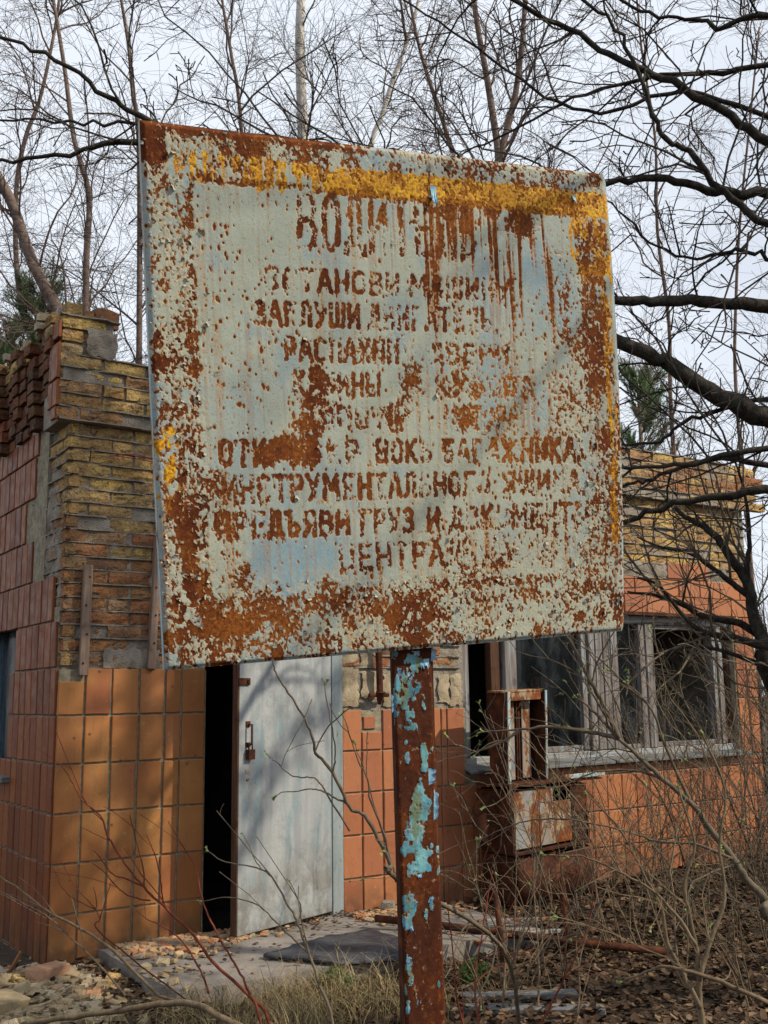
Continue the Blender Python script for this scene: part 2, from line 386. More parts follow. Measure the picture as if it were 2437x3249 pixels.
# ================================================================== building
XC, YC = 1.77, 5.82
BLD = thing('brick_building', 'low abandoned brick building with orange facade tiles falling off its corner', 'building', (4.7, 8, 0))
core = MB()
for b_ in [(1.805, 2.655, 5.855, 6.15, -.3, 3.3), (2.655, 3.50, 5.86, 6.15, 2.05, 3.3), (3.50, 4.60, 5.855, 6.15, -.3, 3.3), (4.60, 7.51, 5.858, 6.15, -.3, .90),
           (4.60, 7.51, 5.858, 6.15, 2.035, 3.3), (7.51, 7.79, 5.855, 6.15, -.3, 3.3), (1.805, 2.10, 6.153, 6.70, -.3, 3.4), (1.808, 2.10, 6.703, 8.2, -.3, .97),
           (1.808, 2.10, 6.703, 8.2, 1.945, 3.4), (1.805, 2.10, 8.203, 11, -.3, 3.4), (7.5, 7.79, 6.153, 11, -.3, 3.3), (2.103, 7.497, 10.7, 11, -.3, 3.3)]: core.box(*b_)
core.build('wall', MAT['mortar'], BLD)
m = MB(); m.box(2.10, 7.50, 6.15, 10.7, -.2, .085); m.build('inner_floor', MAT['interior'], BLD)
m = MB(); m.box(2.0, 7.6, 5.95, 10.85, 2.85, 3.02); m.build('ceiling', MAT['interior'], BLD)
m = MB(); m.box(1.9, 7.7, 5.9, 10.95, 3.29, 3.33); m.build('roof', MAT['felt'], BLD)
m = MB(); m.box(3.9, 4.0, 6.2, 10.6, .085, 2.85); m.box(2.11, 2.14, 6.2, 10.6, .085, 2.84); m.build('inner_partition', MAT['interior_wall'], BLD)

# ---- tiles
def tile_mesh(name, w_, h_, mat, rg, chip=False):
    """bevelled slab, front face towards -y, origin at the middle of the front face"""
    mb = MB(); e = .004; t = .018
    j = lambda s_=.0012: rg.uniform(-s_, s_)
    out = []
    nx, nz = 3, 4
    for k_ in range(nx): out.append((-w_ / 2 + w_ * k_ / nx, -h_ / 2))
    for k_ in range(nz): out.append((w_ / 2, -h_ / 2 + h_ * k_ / nz))
    for k_ in range(nx): out.append((w_ / 2 - w_ * k_ / nx, h_ / 2))
    for k_ in range(nz): out.append((-w_ / 2, h_ / 2 - h_ * k_ / nz))
    out = [(x + j(), z + j()) for x, z in out]
    if chip:
        k_ = rg.choice([0, 3, 7, 10]); x, z = out[k_]; out[k_] = (x * .93, z * .965)
    n = len(out)
    front = [(x * (1 - 2 * e / w_), j(.0005), z * (1 - 2 * e / h_)) for x, z in out]
    mid = [(x, e, z) for x, z in out]; back = [(x, t, z) for x, z in out]
    fs = [tuple(range(n))]
    for i in range(n):
        i2 = (i + 1) % n; fs += [(n + i, n + i2, i2, i), (2 * n + i, 2 * n + i2, n + i2, n + i)]
    mb.add(front + mid + back, fs)
    return mb.mesh(name, mat)
TM = {}
def tile(parent, x0, x1, z0, z1, mat='tile', side=False, y=None, gap=.010, tilt=0.):
    w_, h_ = round(x1 - x0 - gap, 2), round(z1 - z0 - gap, 2)
    if w_ < .02 or h_ < .02: return
    key = (w_, h_, mat); L = TM.setdefault(key, [])
    if len(L) < 4: L.append(tile_mesh('tile', w_, h_, MAT[mat], R, len(L) == 3))
    me = R.choice(L); c_ = (x0 + x1) / 2; zc = (z0 + z1) / 2
    d_ = R.uniform(-.002, .002)
    if side: loc = ((XC if y is None else y) + d_, c_, zc); rz = -math.pi / 2
    else: loc = (c_, (YC if y is None else y) + d_, zc); rz = 0
    o = link('tile', me, parent, loc)
    o.rotation_euler = (R.uniform(-.006, .006), R.uniform(-.007, .007) + tilt, rz + R.uniform(-.008, .008))
    return o
rowz = [1.59 - .26 * i for i in range(7)]
colA = [[1.775, 1.925, 2.08, 2.24, 2.395, 2.50, 2.65]] * 2 + [[1.775, 1.925, 2.08, 2.235, 2.39, 2.49, 2.65]] * 2 + [[1.775, 1.925, 2.075, 2.23, 2.385, 2.485, 2.65]] * 3
for i in range(6):
    for j in range(6):
        top = rowz[i]
        if i == 0 and j == 0: top = 1.52
        tile(BLD, colA[i][j], colA[i][j + 1], rowz[i + 1], top, gap=.012)
for j in range(6): tile(BLD, colA[6][j], colA[6][j + 1], -.17, .03, gap=.012)
# right of the door
cT = [3.59, 3.74, 3.90, 4.06, 4.22, 4.38, 4.43, 4.58]
cB = [3.59, 3.74, 3.90, 4.06, 4.22, 4.375, 4.53, 4.685]
for i, (zt, zb) in enumerate([(1.33, 1.07), (1.07, .81)]):
    for j in range(7):
        if i == 0 and j in (1,): tile(BLD, cT[j], cT[j + 1], zb, zb + .12, 'tile_pink'); continue
        tile(BLD, cT[j], cT[j + 1], zb, zt, 'tile_pink')
tile(BLD, 3.75, 3.85, 1.20, 1.29, 'tile_pink')
u = 4.685; cols = list(cB)
while u < 7.7: u += .155; cols.append(min(u, 7.79))
for zb, zt in [(.81, .885), (.55, .81), (.29, .55), (.03, .29), (-.17, .03)]:
    for j in range(len(cols) - 1):
        if zt == .885 and cols[j] < 4.55: continue
        tile(BLD, cols[j], cols[j + 1], zb, zt, 'tile_pink')
# pier right of the window and the two courses laid flat above it
for i in range(5):
    for a, b in ((7.52, 7.65), (7.65, 7.79)): tile(BLD, a, b, .90 + .23 * i, min(.90 + .23 * (i + 1), 2.04), 'tile_pink')
for r_, (zb, zt) in enumerate([(2.04, 2.185), (2.185, 2.33), (2.33, 2.47)]):
    x = 4.65 - .13 * (r_ == 1)
    while x < 7.75:
        x2 = min(x + .26, 7.79)
        if r_ < 2 or (x > 6.6 and x < 7.2): tile(BLD, x, x2, zb, zt, 'tile_pink')
        x = x2
# side wall tiles, broken back in steps towards the corner
side_edge = [(-.17, .03, 5.84), (.03, .29, 5.84), (.29, .55, 5.84), (.55, .81, 5.84), (.81, 1.07, 5.84), (1.07, 1.33, 5.84), (1.33, 1.59, 5.85), (1.59, 1.85, 5.87), (1.85, 2.11, 5.96),
             (2.11, 2.37, 6.42), (2.37, 2.63, 6.60), (2.63, 2.89, 6.42), (2.89, 3.05, 6.38)]
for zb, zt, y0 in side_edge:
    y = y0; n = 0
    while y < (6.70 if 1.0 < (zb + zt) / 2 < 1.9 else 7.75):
        y2 = y + (.122 if n else .10); tile(BLD, y, y2, zb, min(zt, 3.05), 'tile_side_shade', side=True, gap=.007 if zb > 1.3 else .010); y = y2; n += 1

# grout beds behind the tiles, plaster bed where the tiles have come away
for b_ in [(1.786, 2.655, 5.833, 5.86, -.2, 1.58), (3.585, 4.598, 5.833, 5.86, -.2, 1.325), (4.598, 7.79, 5.8335, 5.86, -.2, .88), (7.512, 7.79, 5.833, 5.86, .88, 2.04), (4.60, 7.79, 5.8325, 5.86, 2.04, 2.34), (1.783, 1.81, 5.87, 8.2, -.2, 1.05), (1.783, 1.81, 5.87, 6.70, 1.053, 1.93), (1.783, 1.81, 6.2, 8.2, 1.95, 3.05)]:
    m = MB(); m.box(*b_); m.build('tile_grout', MAT['grout'], BLD)

def rough_patch(name, mat, x0, x1, z0, z1, y, amp, side=False, d=.03, kind=None, parent=BLD):
    nx = max(2, int((x1 - x0) / d)); nz = max(2, int((z1 - z0) / d)); V = []; F_ = []
    for j in range(nz + 1):
        for i in range(nx + 1):
            x = x0 + (x1 - x0) * i / nx; z = z0 + (z1 - z0) * j / nz
            ed = i in (0, nx) or j in (0, nz)
            h = 0 if ed else amp * (.5 + noise.noise(Vector((x * 22, z * 22, y * 9))) + .5 * noise.noise(Vector((x * 60, z * 60, y))))
            if ed: x += R.uniform(-.012, .012); z += R.uniform(-.012, .012)
            V.append((y - h, x, z) if side else (x, y - h, z))
    for j in range(nz):
        for i in range(nx):
            a = j * (nx + 1) + i; f_ = (a, a + 1, a + nx + 2, a + nx + 1); F_.append(f_[::-1] if side else f_)
    m = MB(); m.add(V, F_); return m.build(name, mat, parent, smooth=True, kind=kind)
# plaster blocks right of the door, dotted with holes
for x0, x1, z0, z1 in [(3.60, 3.735, 1.345, 1.60), (3.60, 3.73, 1.62, 1.88), (3.76, 3.87, 1.40, 1.58), (3.93, 4.04, 1.345, 1.56), (4.06, 4.20, 1.345, 1.56), (4.38, 4.47, 1.36, 1.55), (4.48, 4.58, 1.345, 1.56), (3.75, 3.86, 1.60, 1.80)]:
    rough_patch('plaster_patch', MAT['plaster'], x0, x1, z0, z1, 5.842, .012, d=.022)
# mortar smears between the side tiles and the corner
for x0, x1, z0, z1 in [(5.90, 6.45, 2.08, 2.40), (5.99, 6.66, 2.40, 2.66), (5.86, 5.99, 1.60, 2.12), (6.25, 6.50, 2.66, 3.05)]:
    rough_patch('mortar_smear', MAT['mortar'], x0, x1, z0, z1, 1.80, .022, side=True)
rough_patch('mortar_smear', MAT['mortar'], 2.03, 2.36, 1.585, 1.70, 5.838, .018)
rough_patch('mortar_smear', MAT['mortar'], 6.0, 7.5, 2.335, 2.46, 5.842, .018)

# ---- bricks
def brick_mesh(L, H, D, mat, rg, wear=.006):
    nx, nz = (5, 3) if L > .15 else (3, 3); mb = MB(); V = []
    for j in range(nz + 1):
        for i in range(nx + 1):
            ex = i in (0, nx); ez = j in (0, nz)
            y = (wear * .9 if (ex or ez) else 0) + rg.uniform(-.3, 1) * wear
            if rg.random() < .12: y += wear * 1.2
            V.append((-L / 2 + L * i / nx + rg.uniform(-.004, .004), y, -H / 2 + H * j / nz + rg.uniform(-.0025, .0025)))
    fs = []
    for j in range(nz):
        for i in range(nx): a = j * (nx + 1) + i; fs.append((a, a + 1, a + nx + 2, a + nx + 1))
    ring = list(range(nx + 1)) + [j * (nx + 1) + nx for j in range(1, nz + 1)] + [nz * (nx + 1) + i for i in range(nx - 1, -1, -1)] + [j * (nx + 1) for j in range(nz - 1, 0, -1)]
    n0 = len(V)
    for q_ in ring: x, y, z = V[q_]; V.append((x * .99, D, z * .98))
    n = len(ring)
    for a in range(n): b = (a + 1) % n; fs.append((ring[a], n0 + a, n0 + b, ring[b]))
    mb.add(V, fs); return mb
BM = {}
def brick_var(kind_, mat):
    key = (kind_, mat)
    if key not in BM:
        L = {'s': .25, 'h': .12, 't': .185}[kind_]
        BM[key] = [brick_mesh(L, .064, .07, mat, R, .0022 if mat == 'brick_r' else .006).mesh('brick', MAT[mat]) for _ in range(5)]
    return R.choice(BM[key])
def brick(kind_, mat, u_, z, side=False, face=None, name='brick', parent=BLD, dy=0.):
    d_ = R.uniform(-.006, .009) + dy + (.012 if R.random() < .14 else 0)
    loc = ((face if face is not None else 1.79) + d_, u_, z) if side else (u_, (face if face is not None else 5.838) + d_, z)
    o = link(name, brick_var(kind_, mat), parent, loc)
    o.rotation_euler = (R.uniform(-.02, .02), R.uniform(-.015, .015), (-math.pi / 2 if side else 0) + R.uniform(-.02, .02)); return o
joined = {'brick_y': MB(), 'brick_o': MB()}
def brick_joined(kind_, mat, u_, z):
    L = {'s': .25, 'h': .12, 't': .185}[kind_]; b = brick_mesh(L, .064, .07, mat, R); J = joined[mat]; J.cr = R.random()
    J.add([(x + u_, y + 5.838, zz + z) for x, y, zz in b.v], b.f)
def clay(z, lim):
    return 'brick_y' if z > lim + R.uniform(-.03, .03) else ('brick_y' if R.random() < .1 else 'brick_o')
for i in range(18):
    z = 1.6 + .077 * (i + .5); x = 1.79 + (.0 if i % 2 == 0 else .0)
    first = True
    while x < 7.78:
        kind_ = ('h' if (i % 2) else 's') if first else ('s' if R.random() < .8 else 'h')
        L = {'s': .25, 'h': .12}[kind_]
        if x + L > 7.80: kind_ = 'h'; L = .12
        xc = x + L / 2
        mt = clay(z, 2.45)
        vis_l = x < 2.72; vis_r = x > 6.1 and z > 2.45; vis_m = 3.58 < x < 4.6 and z < 1.95
        opening = (2.50 < xc < 3.52 and z < 2.05) or (4.50 < xc < 7.6 and z < 2.45) or (z < 1.95 and 4.45 < xc)
        if xc + L / 2 > 7.80 and kind_ == 'h' and x > 7.68: break
        if not opening:
            if vis_m: mt = 'brick_o'
            if vis_l or vis_r or vis_m: brick(kind_, mt, xc, z, dy=.004 if vis_m else 0)
            else: brick_joined(kind_, mt, xc, z)
        x += L + .012; first = False
    # return courses on the side wall
    lim = 6.0 if z < 2.1 else (6.42 if z > 2.63 else 6.5)
    y = 5.84 + (.0 if i % 2 else 0); first = True
    while y < lim:
        kind_ = ('s' if (i % 2) else 'h') if first else R.choice(['s', 'h'])
        L = {'s': .25, 'h': .12}[kind_]
        if y + L > 6.65: kind_ = 'h'; L = .12
        if not (1.95 < z < 2.40 and y > 6.05) and not (z < 2.1 and y > 5.86): brick(kind_, clay(z, 2.45), y + L / 2, z, side=True)
        y += L + .012; first = False
for k_, J in joined.items():
    if J.v: J.build('brick_course', MAT[k_], BLD, kind='stuff', rnd=True)
# mortar ledges standing proud of the weathered bricks
m = MB()
def ledge(m, u0, u1, z, side=False, face=5.838, out=.012):
    n = int((u1 - u0) / .028); V = []
    for i in range(n + 1):
        u_ = u0 + (u1 - u0) * i / n
        a = out * (.35 + .65 * noise.noise(Vector((u_ * 9, z * 31, 2))) + .45 * noise.noise(Vector((u_ * 40, z * 31, 2))))
        if noise.noise(Vector((u_ * 4, z * 17, 9))) < -.18: a = -.012
        h = .0065 + .003 * noise.noise(Vector((u_ * 30, z * 9, 5))); zz = z + .004 * noise.noise(Vector((u_ * 7, z * 11, 7)))
        for dy, dz in ((.03, h), (-a, h * .6), (-a, -h * .6), (.03, -h)):
            V.append((face + dy, u_, zz + dz) if side else (u_, face + dy, zz + dz))
    F_ = []
    for i in range(n):
        for k_ in range(3):
            a = i * 4 + k_; f_ = (a, a + 4, a + 5, a + 1); F_.append(f_ if side else f_[::-1])
    m.add(V, F_)
for i in range(19):
    z = 1.6 + .077 * i
    if i: ledge(m, 1.78, 2.66, z, out=.011 if z > 2.4 else .006)
    if z > 1.85: ledge(m, 5.825, 6.02 if z < 2.12 else 6.5, z, side=True, face=1.788, out=.010)
    if z > 2.44: ledge(m, 2.66, 7.79, z, out=.011)
    if z < 1.95: ledge(m, 3.59, 4.58, z, out=.004)
m.build('mortar_ledge', MAT['mortar'], BLD)

# ---- front cornice: courses stepping out, stub of parapet on the corner
for i in range(5):
    z = 2.985 + .077 * (i + .5); f_ = 5.79 - .012 * (i > 0)
    x = 1.70; n = 0
    while x < 7.8:
        kind_ = 's' if (n + i) % 3 else 'h'; L = {'s': .25, 'h': .12}[kind_]
        mt = 'brick_y' if (x < 2.1 or R.random() < .45) else 'brick_o'
        if x < 2.8 or x > 6.2: brick(kind_, mt, x + L / 2, z, face=f_ + .01 * noise.noise(Vector((x * 3, z * 9, 0))), name='cornice_brick')
        x += L + .014; n += 1
m = MB(); m.box(1.73, 7.79, 5.80, 6.15, 2.985, 3.355); m.box(1.73, 2.02, 5.81, 6.1, 3.355, 3.60)
for i in range(6): ledge(m, 1.71, 7.79, 2.985 + .077 * i, face=5.785, out=.014)
ledge(m, 1.70, 2.05, 3.60, face=5.78, out=.03); m.build('cornice_core', MAT['mortar'], BLD)
for z, kinds in ((3.40, 'h'), (3.48, 'hh'), (3.56, 's')):
    x = 1.715
    for kd in kinds:
        L = {'s': .25, 'h': .12}[kd]; brick(kd, 'brick_y', x + L / 2, z, face=5.785, name='cornice_brick'); x += L + .012
rough_patch('mortar_smear', MAT['mortar'], 1.86, 2.03, 3.37, 3.53, 5.775, .02)
for y0_, z0_, z1_, w_ in [(5.785, 3.46, 3.56, .12), (5.785, 3.22, 3.43, .15), (5.90, 3.22, 3.43, .04), (5.785, 3.06, 3.21, .08), (5.87, 3.06, 3.21, .08), (5.80, 2.98, 3.055, .08)]:
    tile(BLD, y0_, y0_ + w_, z0_, z1_, 'tile_side_shade', side=True, y=1.69, gap=.004)
# ---- side cornice of dark red bricks in ribs
for c_ in range(21):
    y = 5.96 + .128 * c_
    for i in range(8):
        z = 3.03 + .077 * (i + .5)
        if i == 0 and (c_ % 3 == 1): continue
        x = 1.755 - .008 * i - (.030 if (c_ % 3 == 0) else 0) - (.012 if c_ % 2 else 0) + R.uniform(-.006, .006)
        if i == 7 and R.random() < .35: continue
        o = brick('h', 'brick_y' if (i > 5 and R.random() < .4) else 'brick_r', y, z, side=True, face=x, name='side_cornice_brick')
m = MB(); m.box(1.775, 2.1, 6.11, 8.7, 3.03, 3.60); m.build('cornice_core', MAT['mortar'], BLD)

# ---- loose pieces lying on the wall head
def rock(L, W_, H, rg, jit=.18):
    mb = MB(); V = []
    for x in (-1, 0, 1):
        for y in (-1, 1):
            for z in (-1, 1):
                s_ = 1 + rg.uniform(-jit, jit); V.append((x * L / 2 * s_, y * W_ / 2 * (1 + rg.uniform(-jit, jit)), z * H / 2 * (1 + rg.uniform(-jit, jit))))
    F_ = []
    for a in (0, 4):
        F_ += [(a, a + 1, a + 5, a + 4), (a + 2, a + 6, a + 7, a + 3), (a + 1, a + 3, a + 7, a + 5), (a, a + 4, a + 6, a + 2)]
    F_ += [(0, 2, 3, 1), (8, 9, 11, 10)]; mb.add(V, F_); return mb
for (x, y, z, s3, mt, lb) in [(1.80, 5.90, 3.655, (.09, .08, .10), 'brick_y', 'upright yellow brick stub on top of the broken corner pier'),
                              (2.00, 5.92, 3.655, (.12, .10, .10), 'brick_o', 'brownish brick lump on the right end of the corner pier top'),
                              (1.915, 5.93, 3.645, (.05, .06, .09), 'brick_o', 'thin brick shard between the two lumps on the corner pier'),
                              (1.74, 5.95, 3.63, (.06, .10, .07), 'mortar', 'grey mortar crumb at the left edge of the corner pier top')]:
    o = link('loose_brick', bevel_me := rock(*s3, R, .12).mesh('loose_brick', MAT[mt]), None, (x, y, z)); o.rotation_euler = (R.uniform(-.1, .1), R.uniform(-.15, .15), R.uniform(-.4, .4)); tag(o, lb, 'brick')
m = MB()
for i in range(60):
    x = R.uniform(1.66, 1.8) if i < 40 else R.uniform(2.1, 7.5); y = R.uniform(6.0, 8.5) if i < 40 else R.uniform(5.85, 6.0); z = 3.64 if i < 40 else 3.375
    b = rock(R.uniform(.03, .10), R.uniform(.03, .08), R.uniform(.02, .06), R); m.add([(a + x, b2 + y, c2 + z) for a, b2, c2 in b.v], b.f)
tag(m.build('wall_head_crumbs', MAT['plaster']), 'crumbs of mortar and brick strewn along the top of the walls', 'rubble', kind='stuff')

# ---- door, frame
m = MB(); m.box(3.505, 3.585, 5.80, 6.0, .10, 2.06); m.box(2.655, 3.503, 5.83, 5.99, 2.0, 2.055)
df = m.build('door_frame', MAT['frame_paint'], BLD); bevel(df)
dd_ = Vector((2.72 - 3.50, 5.52 - 5.80, 0)); dl = dd_.length; dd_.normalize(); dn = Vector((dd_.y, -dd_.x, 0)) * 1
if dn.y > 0: dn = -dn
def dpt(s_, z, o_=0): return Vector((3.50, 5.80, 0)) + dd_ * s_ + dn * o_ + Vector((0, 0, z))
m = MB(); m.obox(dpt(dl / 2, 1.045, -.02), dd_, dn, Vector((0, 0, 1)), dl / 2, .02, .925)
door = m.build('door', MAT['door'], BLD); bevel(door, .003)
m = MB(); m.obox(dpt(dl + .006, 1.045, -.02), dd_, dn, Vector((0, 0, 1)), .006, .021, .922); m.build('door_edge', MAT['wood_brown'], door)
m = MB()
m.tube([dpt(dl - .07, 1.262, .004), dpt(dl - .07, 1.262, .035), dpt(dl - .07, 1.15, .035), dpt(dl - .07, 1.15, .004)], [.007] * 4, 6)
m.obox(dpt(dl - .07, 1.265, .004), dd_, dn, Vector((0, 0, 1)), .016, .004, .016); m.obox(dpt(dl - .07, 1.15, .004), dd_, dn, Vector((0, 0, 1)), .018, .004, .012)
m.build('handle', MAT['rust'], door)
m = MB(); m.obox(dpt(dl - .075, 1.095, .02), dd_, dn, Vector((0, 0, 1)), .026, .013, .028); m.tube([dpt(dl - .09, 1.12, .02), dpt(dl - .085, 1.155, .022), dpt(dl - .06, 1.15, .022), dpt(dl - .06, 1.12, .02)], [.005] * 4, 6)
bevel(m.build('padlock', MAT['rust'], door), .006)
m = MB(); m.obox(dpt(dl - .035, 1.505, .006), dd_, dn, Vector((0, 0, 1)), .045, .005, .020); m.obox(dpt(dl - .062, 1.505, .014), dd_, dn, Vector((0, 0, 1)), .008, .006, .010); m.build('latch_plate', MAT['rust'], door)
for z, w_ in ((1.0, .02), (.955, .014)):
    m = MB(); m.obox(dpt(dl - .075, z, .002), dd_, dn, Vector((0, 0, 1)), w_, .002, .007); m.build('bolt_plate', MAT['grey_paint_rusty'], door)

# ---- windows
WIN = thing('window', None, None, (6.05, 5.9, .93)); WIN.parent = BLD; WIN.location = Vector((6.05, 5.9, .93)) - wloc(BLD)
def wpart(name, mat, *bx, parent=WIN, bw=.003):
    m = MB()
    for b_ in bx: m.box(*b_)
    o = m.build(name, MAT[mat], parent); return bevel(o, bw) if bw else o
wpart('frame', 'wood_x', (4.60, 7.51, 5.87, 5.97, 1.955, 2.034), (4.60, 7.51, 5.87, 5.97, .935, .985), bw=.004)
for x0, x1, mt, y0 in [(4.602, 4.665, 'wood', 5.865), (4.895, 4.985, 'wood_brown', 5.90), (5.0, 5.11, 'wood', 5.865), (5.77, 5.82, 'wood', 5.875), (5.835, 5.90, 'wood', 5.862), (6.41, 6.47, 'wood', 5.875), (6.475, 6.56, 'wood', 5.862), (7.29, 7.335, 'wood', 5.875), (7.34, 7.40, 'wood', 5.862), (7.47, 7.508, 'wood_brown', 5.88)]:
    wpart('post', mt, (x0, x1, y0, 5.965, .987, 1.953))
for b_ in [(5.915 + .042 * i, 5.915 + .042 * i + .038, 5.868 + .006 * (i % 2), 5.96, .987, 1.953) for i in range(6)]: wpart('grooved_board', 'wood', b_)
for b_ in [(5.112, 5.768, 5.89, 5.94, .987, 1.03), (5.112, 5.768, 5.89, 5.94, 1.915, 1.953), (6.562, 7.288, 5.89, 5.94, .987, 1.025), (6.562, 7.288, 5.89, 5.94, 1.92, 1.953), (6.175, 6.405, 5.89, 5.94, .987, 1.02)]: wpart('sash_rail', 'wood', b_)
def pane(pts):
    m = MB(); n = len(pts); m.add([(x, 5.915, z) for x, z in pts] + [(x, 5.919, z) for x, z in pts], [tuple(range(n)), tuple(range(2 * n - 1, n - 1, -1))] + [(i, n + i, n + (i + 1) % n, (i + 1) % n) for i in range(n)])
    return m.build('pane', MAT['glass'], WIN)
pane([(5.112, 1.03), (5.768, 1.03), (5.768, 1.915), (5.112, 1.915)])
pane([(6.175, 1.02), (6.405, 1.02), (6.405, 1.953), (6.175, 1.953)])
pane([(6.562, 1.025), (7.288, 1.025), (7.288, 1.22), (7.2, 1.30), (7.11, 1.27), (7.0, 1.20), (6.93, 1.24), (6.9, 1.26), (6.88, 1.33), (6.75, 1.35), (6.60, 1.34), (6.562, 1.36)])
pane([(7.402, .987), (7.468, .987), (7.468, 1.953), (7.402, 1.953)])
for b_ in [(5.58 + .05 * i, 5.625 + .05 * i, 6.25, 6.27, .95, 1.55) for i in range(4)] + [(6.15, 6.32, 6.05, 6.07, .95, 1.95), (4.62, 4.80, 6.05, 6.08, .95, 2.0)]: wpart('inner_board', 'wood_brown', b_)
for x0, x1, t in ((4.572, 5.955, -.008), (5.962, 7.57, .004)):
    m = MB(); vs = [(x0, 5.745, .912 + t), (x1, 5.75, .912), (x1, 5.865, .94), (x0, 5.865, .94)]
    m.add([(x, y, z) for x, y, z in vs] + [(x, y, z - .022) for x, y, z in vs], [(3, 2, 1, 0), (4, 5, 6, 7), (0, 1, 5, 4), (1, 2, 6, 5), (2, 3, 7, 6), (3, 0, 4, 7)][::1]); bevel(m.build('sill', MAT['sill'], WIN), .004)
m = MB(); m.box(4.60, 7.51, 5.80, 5.87, 2.02, 2.046); m.build('lintel_strip', MAT['rust'], WIN)

WL = thing('window', None, None, (1.9, 7.45, 1.0)); WL.parent = BLD; WL.location = Vector((1.9, 7.45, 1.0)) - wloc(BLD)
wpart('frame', 'blue_wood', (1.85, 1.95, 6.702, 6.76, .985, 1.94), (1.85, 1.95, 6.763, 8.2, 1.88, 1.94), (1.85, 1.95, 6.763, 8.2, .985, 1.04), parent=WL)
wpart('post', 'blue_wood', (1.855, 1.94, 6.86, 6.93, 1.042, 1.878), parent=WL); wpart('post', 'blue_wood', (1.855, 1.94, 7.50, 7.57, 1.042, 1.878), parent=WL)
m = MB(); m.box(1.90, 1.904, 6.93, 7.50, 1.042, 1.878); m.build('pane', MAT['glass'], WL)
m = MB(); m.box(1.72, 1.85, 6.68, 8.2, .93, .965); bevel(m.build('sill', MAT['sill'], WL), .004)
m = MB(); m.box(1.79, 1.87, 6.70, 8.2, 1.945, 1.97); m.build('lintel_strip', MAT['wood_brown'], WL)

# ---- wooden battens nailed on the brickwork, wires
for (x0, x1, z0, z1, t, lb) in [(1.885, 1.935, 1.545, 2.16, .02, None), (2.29, 2.335, 1.58, 2.36, .035, None)]:
    m = MB(); m.box(-(x1 - x0) / 2, (x1 - x0) / 2, 0, .035, -(z1 - z0) / 2, (z1 - z0) / 2, .003)
    o = link('batten', m.mesh('batten', MAT['batten']), BLD, ((x0 + x1) / 2, 5.785, (z0 + z1) / 2)); o.rotation_euler = (0, t, 0); bevel(o, .004)
    for k_ in range(4):
        n_ = MB(); n_.tube([Vector((0, .001, 0)), Vector((0, -.003, 0))], [.007, .006], 6); q_ = n_.mesh('nail_head', MAT['rust'])
        e = bpy.data.objects.new('nail_head', q_); C.objects.link(e); e.parent = o; e.location = (R.uniform(-.008, .008), 0, -.24 + .16 * k_)
m = MB(); m.tube(smooth_path(V3([[2.02, 5.80, 2.80], [2.15, 5.77, 2.82], [2.3, 5.76, 2.79], [2.45, 5.79, 2.74]])), [.003] * 13, 5); m.tube(smooth_path(V3([[2.05, 5.80, 2.805], [2.2, 5.76, 2.79], [2.45, 5.78, 2.77]])), [.0025] * 9, 5)
tag(m.build('wire', MAT['wire']), 'thin red wire hanging across the upper yellow bricks', 'wire')
m = MB(); m.tube(V3([[3.86, 5.80, 2.05], [3.865, 5.79, 1.42]]), [.022, .022], 8); m.tube(V3([[3.865, 5.78, 1.44], [3.865, 5.80, 1.36]]), [.035, .012], 8); m.tube(V3([[3.78, 5.79, 1.42], [3.93, 5.79, 1.42]]), [.014, .014], 6)
tag(m.build('drain_pipe', MAT['rust']), 'short rusty pipe end on the wall right of the door', 'pipe')

# ================================================================== the rusted sign
SP0 = Vector([0.698,1.892,2.56]); SX = Vector([0.977,-0.198,0.082]).normalized(); SY = Vector([0.111,0.138,-0.984]).normalized()
SN = SX.cross(SY).normalized()                       # points away from the viewer, into the wall side
SY = SN.cross(SX).normalized()
SW, SH = 1.125, 1.118
def sg(u_, v_, w_=0.): return SP0 + SX * u_ + SY * v_ + SN * w_
GRK = np.random.RandomState(11)
def vnoise(X, Y, sx, sy, seed):
    rs = np.random.RandomState(seed); n = 256; g_ = rs.rand(n, n)
    x = X / sx + 1000; y = Y / sy + 1000; xi = np.floor(x).astype(int); yi = np.floor(y).astype(int)
    fx = x - xi; fy = y - yi; fx = fx * fx * (3 - 2 * fx); fy = fy * fy * (3 - 2 * fy)
    a = g_[xi % n, yi % n]; b = g_[(xi + 1) % n, yi % n]; c_ = g_[xi % n, (yi + 1) % n]; d_ = g_[(xi + 1) % n, (yi + 1) % n]
    return (a * (1 - fx) + b * fx) * (1 - fy) + (c_ * (1 - fx) + d_ * fx) * fy
def fbm(X, Y, sx, sy, seed, oct_=4, gain=.55):
    o = np.zeros_like(X); amp = 1.; t = 0
    for i in range(oct_): o += amp * vnoise(X, Y, sx / 2 ** i, sy / 2 ** i, seed + i * 7); t += amp; amp *= gain
    return o / t
def rank(n_):
    r_ = np.empty(n_.size); r_[np.argsort(n_.ravel(), kind='stable')] = np.linspace(0, 1, n_.size); return r_.reshape(n_.shape)
def sst(x, a, b): t = np.clip((x - a) / (b - a), 0, 1); return t * t * (3 - 2 * t)
def ell(X, Y, cx_, cy_, rx, ry, soft=.5, warp=0.): 
    d_ = np.sqrt(((X - cx_) / rx) ** 2 + ((Y - cy_) / ry) ** 2) + warp
    return 1 - sst(d_, 1 - soft, 1 + soft * .6)
def boxf(X, Y, x0, x1, y0, y1, s_):
    return sst(X, x0 - s_, x0 + s_) * (1 - sst(X, x1 - s_, x1 + s_)) * sst(Y, y0 - s_, y0 + s_) * (1 - sst(Y, y1 - s_, y1 + s_))

